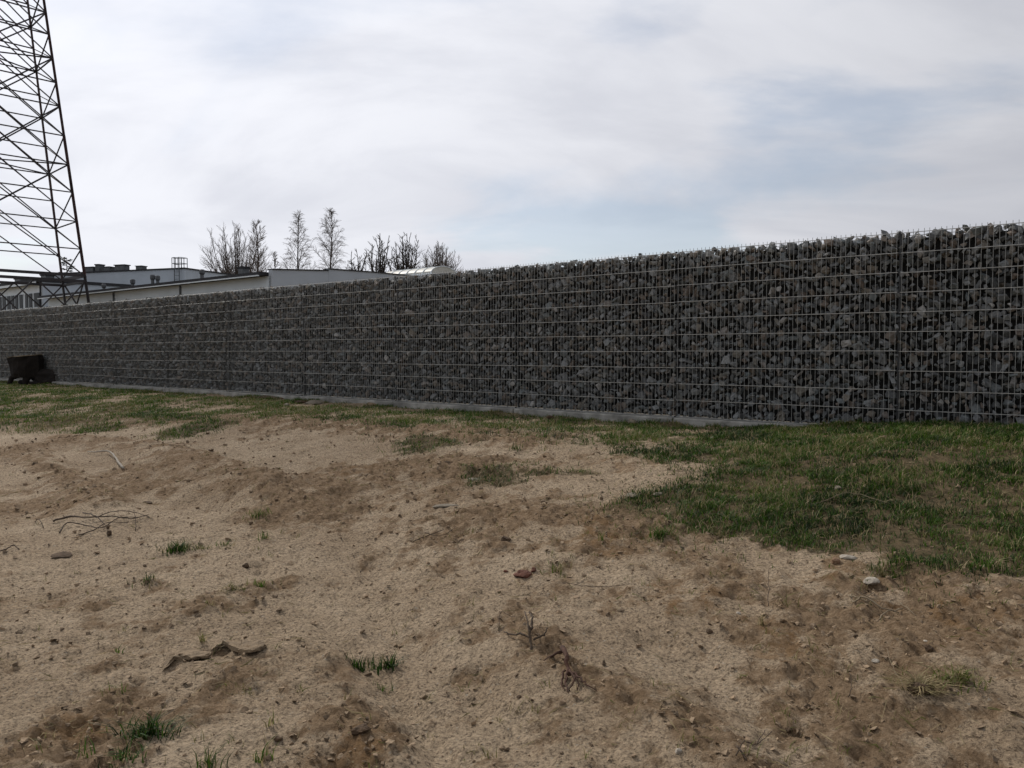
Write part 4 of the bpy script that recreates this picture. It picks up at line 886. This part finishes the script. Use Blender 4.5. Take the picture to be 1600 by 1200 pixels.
ROCKS = [
    ('limestone', 'pale limestone lump on the sand below the lawn', 'stone', 1361, 915, 34, 0.36, 'pale', 1),
    ('limestone', 'flat pale stone at the lawn edge above the limestone lump', 'stone', 1325, 874, 27, 0.26, 'pale', 2),
    ('orange_stone', 'orange brown stone beside the flat pale stone at the lawn edge', 'stone', 1306, 880, 18, 0.75, 'orange', 3),
    ('pebble', 'small white pebble on the right middle sand', 'stone', 1154, 961, 9, 0.7, 'pale', 4),
    ('pebble', 'white flat pebble above the straw stem', 'stone', 1367, 1028, 15, 0.45, 'pale', 5),
    ('flat_stone', 'pale flat stone beside the small green patch at centre', 'stone', 738, 749, 26, 0.35, 'buff', 7),
    ('lawn_stone', 'pale rounded stone lying in the middle of the lawn', 'stone', 1309, 766, 18, 0.6, 'buff', 8),
    ('lawn_stone', 'pale stone in the grass at the left tip of the lawn', 'stone', 989, 778, 26, 0.4, 'buff', 9),
    ('lawn_stone', 'smaller pale stone right of the one at the lawn tip', 'stone', 1030, 776, 20, 0.4, 'buff', 10),
    ('edge_stone', 'rounded buff stone near the wall at the kerb end', 'stone', 1113, 686, 10, 0.8, 'buff', 11),
    ('brick_piece', 'red brick fragment, the larger of the brick pieces', 'brick', 818, 903, 30, 0.45, 'brick', 12),
    ('brick_piece', 'red brick fragment, the upper right of the brick pieces', 'brick', 834, 893, 13, 0.7, 'brick', 13),
    ('brick_piece', 'tiny red brick chip left of the other brick pieces', 'brick', 790, 893, 9, 0.6, 'brick', 14),
    ('earth_clod', 'dark earth clod left of the straw stub', 'clod', 1108, 987, 16, 0.5, 'clod', 15),
    ('earth_clod', 'dark earth clod beside the tiny white chip at right', 'clod', 1450, 1019, 17, 0.65, 'clod', 16),
    ('earth_clod', 'dark rounded clod near the bottom right of centre', 'clod', 1233, 1138, 14, 0.65, 'clod', 17),
    ('earth_clod', 'small dark clod left of the rounded one near the bottom', 'clod', 1163, 1149, 9, 0.5, 'clod', 18),
    ('earth_clod', 'dark clod under the drooping dead tuft', 'clod', 1437, 1088, 38, 0.6, 'clod', 19),
    ('earth_clod', 'dark lump right of the withered tuft at left', 'clod', 384, 887, 14, 0.75, 'clod', 20),
    ('earth_clod', 'dark lump below the root tangle', 'clod', 171, 836, 12, 0.8, 'clod', 21),
    ('earth_clod', 'flat dark clod above the row of thin tufts', 'clod', 228, 786, 22, 0.35, 'clod', 22),
    ('earth_clod', 'flat dark crumbled clod near the left edge', 'clod', 100, 868, 42, 0.18, 'clod', 23),
    ('earth_clod', 'small dark clod below left of the dense round tuft', 'clod', 226, 887, 7, 0.7, 'clod', 24),
    ('earth_clod', 'dark clod in the middle of the sand, right of centre', 'clod', 790, 846, 20, 0.5, 'clod', 25),
    ('earth_clod', 'flat dark lump above the small green patch', 'clod', 699, 722, 18, 0.5, 'clod', 26),
    ('earth_clod', 'dark crumbly clod at the bottom left of centre', 'clod', 565, 1152, 36, 0.4, 'clod', 27),
    ('earth_clod', 'small dark clod right of the crumbly bottom one', 'clod', 636, 1164, 10, 0.7, 'clod', 28),
    ('earth_clod', 'small dark clod near the thin tuft at the bottom edge', 'clod', 434, 1157, 16, 0.6, 'clod', 29),
    ('earth_clod', 'small clod on the smooth sand left of the red root', 'clod', 811, 1091, 12, 0.6, 'clod', 30),
    ('earth_clod', 'brown clod below the tiny tuft beside the crust', 'clod', 178, 1040, 14, 0.7, 'crust', 31),
    ('pale_stone', 'pale round stone at the bottom edge right of centre', 'stone', 1060, 1180, 15, 0.7, 'pale', 32),
    ('rubble', 'pale rubble lump near the kerb left of centre', 'stone', 448, 634, 10, 0.6, 'buff', 33),
    ('rubble', 'grey rubble heap against the kerb beside the brown board', 'stone', 470, 630, 22, 0.35, 'clod', 34),
    ('rubble', 'flat buff rubble slab against the kerb right of the brown board', 'stone', 492, 631, 40, 0.22, 'buff', 35),
    ('rubble', 'flat rubble slab near the kerb below the birches', 'stone', 582, 633, 26, 0.3, 'crust', 36),
    ('rubble', 'grey rubble lump against the kerb at centre', 'stone', 858, 655, 16, 0.6, 'clod', 37),
    ('rubble', 'larger buff rubble lump against the kerb right of centre', 'stone', 988, 662, 22, 0.55, 'buff', 38),
    ('rubble', 'dark stone in the grass by the left part of the kerb', 'stone', 231, 605, 14, 0.5, 'clod', 39),
    ('rubble', 'upright small stone by the kerb left of the brown board', 'stone', 375, 620, 7, 1.0, 'buff', 40),
    ('rubble', 'low rubble lump by the kerb between stump and board', 'stone', 330, 614, 14, 0.5, 'crust', 41),
    ('chip', 'tiny white chip above the dark clod at right', 'stone', 1446, 1008, 10, 0.25, 'pale', 42),
]
for name, lb, ct, px, py, w, fl_, m_, sd in ROCKS: rock(name, lb, ct, px, py, w, fl_, m_, sd, rz=sd * 1.3, group='stones, bricks and clods lying on the ground')
def slab(name, label, cat, px, py, lpx, wid, thk, rz, m, tilt=0.0):
    p = at(px, py); ln = lpx * p.y / F; mb = MB(); mb.box((0, 0, 0), ln, wid, thk)
    o = mb.build(name, M[m], None, False, (p.x, p.y, float(gz(p.x, p.y)[0]) + thk * 0.2)); o.rotation_euler = (tilt, R(2), rz)
    bv = o.modifiers.new('bevel', 'BEVEL'); bv.width = thk * 0.25; bv.segments = 2; tag(o, label, cat)
rock('stone_slab', 'long pale flat slab half sunk in the middle sand', 'slab', 694, 792, 48, 0.13, 'buff', 77, R(8), 0.34, None, 0.45)
slab('wooden_board', 'brown board lying against the kerb left of centre', 'board', 436, 621, 50, 0.55, 0.05, R(-30), 'plank', R(6))
# cracked crust of dried earth: plates tipped up along the crack
cr = at(330, 1022); crust = empty('earth_crust', cr); tag(crust, 'cracked plates of dried earth lifted from the sand at left', 'earth')
def plate(poly, lift, thk):
    top = []; bot = []
    for i, (px, py) in enumerate(poly):
        p = at(px, py); top.append(p + Vector((0, 0, lift[i] * 0.52))); bot.append(p + Vector((0, 0, lift[i] * 0.52 - thk)))
    n = len(poly); vs = [v - cr for v in top + bot]
    o = MB().add(vs, [tuple(range(n)), tuple(range(2 * n - 1, n - 1, -1))] + [(i, n + i, n + (i + 1) % n, (i + 1) % n) for i in range(n)]).build('plate', M['crust'], crust)
    bm = bmesh.new(); bm.from_mesh(o.data); bmesh.ops.triangulate(bm, faces=bm.faces[:]); bmesh.ops.subdivide_edges(bm, edges=bm.edges[:], cuts=2, use_grid_fill=True)
    for v in bm.verts: v.co += Vector((RNG.normal(0, .004), RNG.normal(0, .004), RNG.normal(0, .004)))
    bmesh.ops.recalc_face_normals(bm, faces=bm.faces[:]); bm.to_mesh(o.data); bm.free()
plate([(256, 1050), (272, 1036), (298, 1034), (327, 1034), (330, 1016), (296, 1012), (262, 1024)], [.025, .05, .055, .05, .0, -.005, .0], 0.016)
plate([(331, 1026), (338, 1020), (349, 1016), (374, 1026), (378, 1004), (356, 994), (338, 1000)], [.04, .055, .06, .05, .0, -.005, .0], 0.018)
plate([(372, 1028), (390, 1027), (406, 1024), (416, 1014), (410, 998), (384, 1002)], [.045, .045, .04, .03, .0, .0], 0.014)
plate([(278, 1046), (300, 1042), (322, 1044), (318, 1056), (286, 1058)], [.012, .018, .012, .004, .004], 0.03)
plate([(338, 1040), (362, 1038), (366, 1050), (346, 1056)], [.015, .02, .006, .006], 0.03)
plate([(272, 1056), (286, 1052), (292, 1062), (278, 1064)], [.012, .015, .0, .0], 0.02)
# upturned stump at the far left
sp = at(52, 601); sp.z = float(gz(sp.x, sp.y)[0]); st = empty('tree_stump', sp)
tag(st, 'dark uprooted tree stump with arched roots near the far left end of the wall', 'stump')
px2m = sp.y / F
def bulge(pts_r, n=14, seed=0, tilt=(0, 0)):
    rr = random.Random(seed); vs = []; ph = [rr.uniform(0, 6.28) for _ in range(4)]
    for z, r, ox in pts_r:
        for k in range(n):
            th = 2 * math.pi * k / n; q = r * (1 + 0.08 * math.sin(3 * th + ph[0] + z) + 0.05 * math.sin(5 * th + ph[1] - 2 * z) + rr.uniform(-.06, .06))
            vs.append((ox + q * math.cos(th), q * math.sin(th), z + tilt[0] * q * math.cos(th) * (z > 0.6)))
    m_ = len(pts_r); fs = [(i * n + k, i * n + (k + 1) % n, (i + 1) * n + (k + 1) % n, (i + 1) * n + k) for i in range(m_ - 1) for k in range(n)]
    return vs, fs + [tuple(range(n - 1, -1, -1)), tuple((m_ - 1) * n + k for k in range(n))]
sc = 47 * px2m / 2
v, f = bulge([(0.20, sc * 0.86, -0.13), (0.30, sc * 0.93, -0.14), (0.48, sc * 0.96, -0.15), (0.66, sc * 0.98, -0.16), (0.76, sc * 1.0, -0.17)], 16, 3, (0.10, 0)); MB().add(v, f).build('trunk', M['stump'], st)
v, f = bulge([(0.765, sc * 0.95, -0.17), (0.785, sc * 0.95, -0.17)], 16, 3, (0.10, 0)); MB().add(v, f).build('cut_face', M['cut'], st)
for (x0, y0, z0_), mid, end, r0 in (((-.32, -.05, .30), (-.52, -.12, .18), (-.56, -.15, -.04), .10), ((-.02, -.15, .28), (-.05, -.25, .14), (-.06, -.28, -.04), .12), ((.2, -.05, .34), (.36, -.12, .22), (.42, -.14, -.04), .10),
                                ((.2, .0, .36), (.62, .02, .34), (.98, .0, -.03), .12), ((.3, .05, .26), (.75, .1, .22), (1.15, .05, -.04), .10), ((-.1, .2, .3), (-.1, .42, .2), (-.1, .5, -.04), .12),
                                ((.1, -.1, .2), (.5, -.2, .12), (.85, -.25, -.02), .09), ((-.3, -.1, .06), (.1, -.22, .05), (.55, -.24, .03), .07), ((.4, .1, .3), (.7, .2, .42), (.86, .2, .30), .07)):
    a, b_, c = Vector((x0, y0, z0_)), Vector(mid), Vector(end); pts = [a.lerp(b_, k / 3) for k in range(3)] + [b_.lerp(c, k / 3) for k in range(4)]
    pts = [p + Vector((RNG.normal(0, .015),) * 3) for p in pts]; MB().tube(pts, [r0 * (1 - 0.09 * i) for i in range(7)], 7).build('root', M['stump'], st, True)
rp = link('root_plate', rock_mesh('root_plate', 1.25, 0.6, 0.52, 'stump', 91, 3), st, (0.62, 0.02, 0.16))
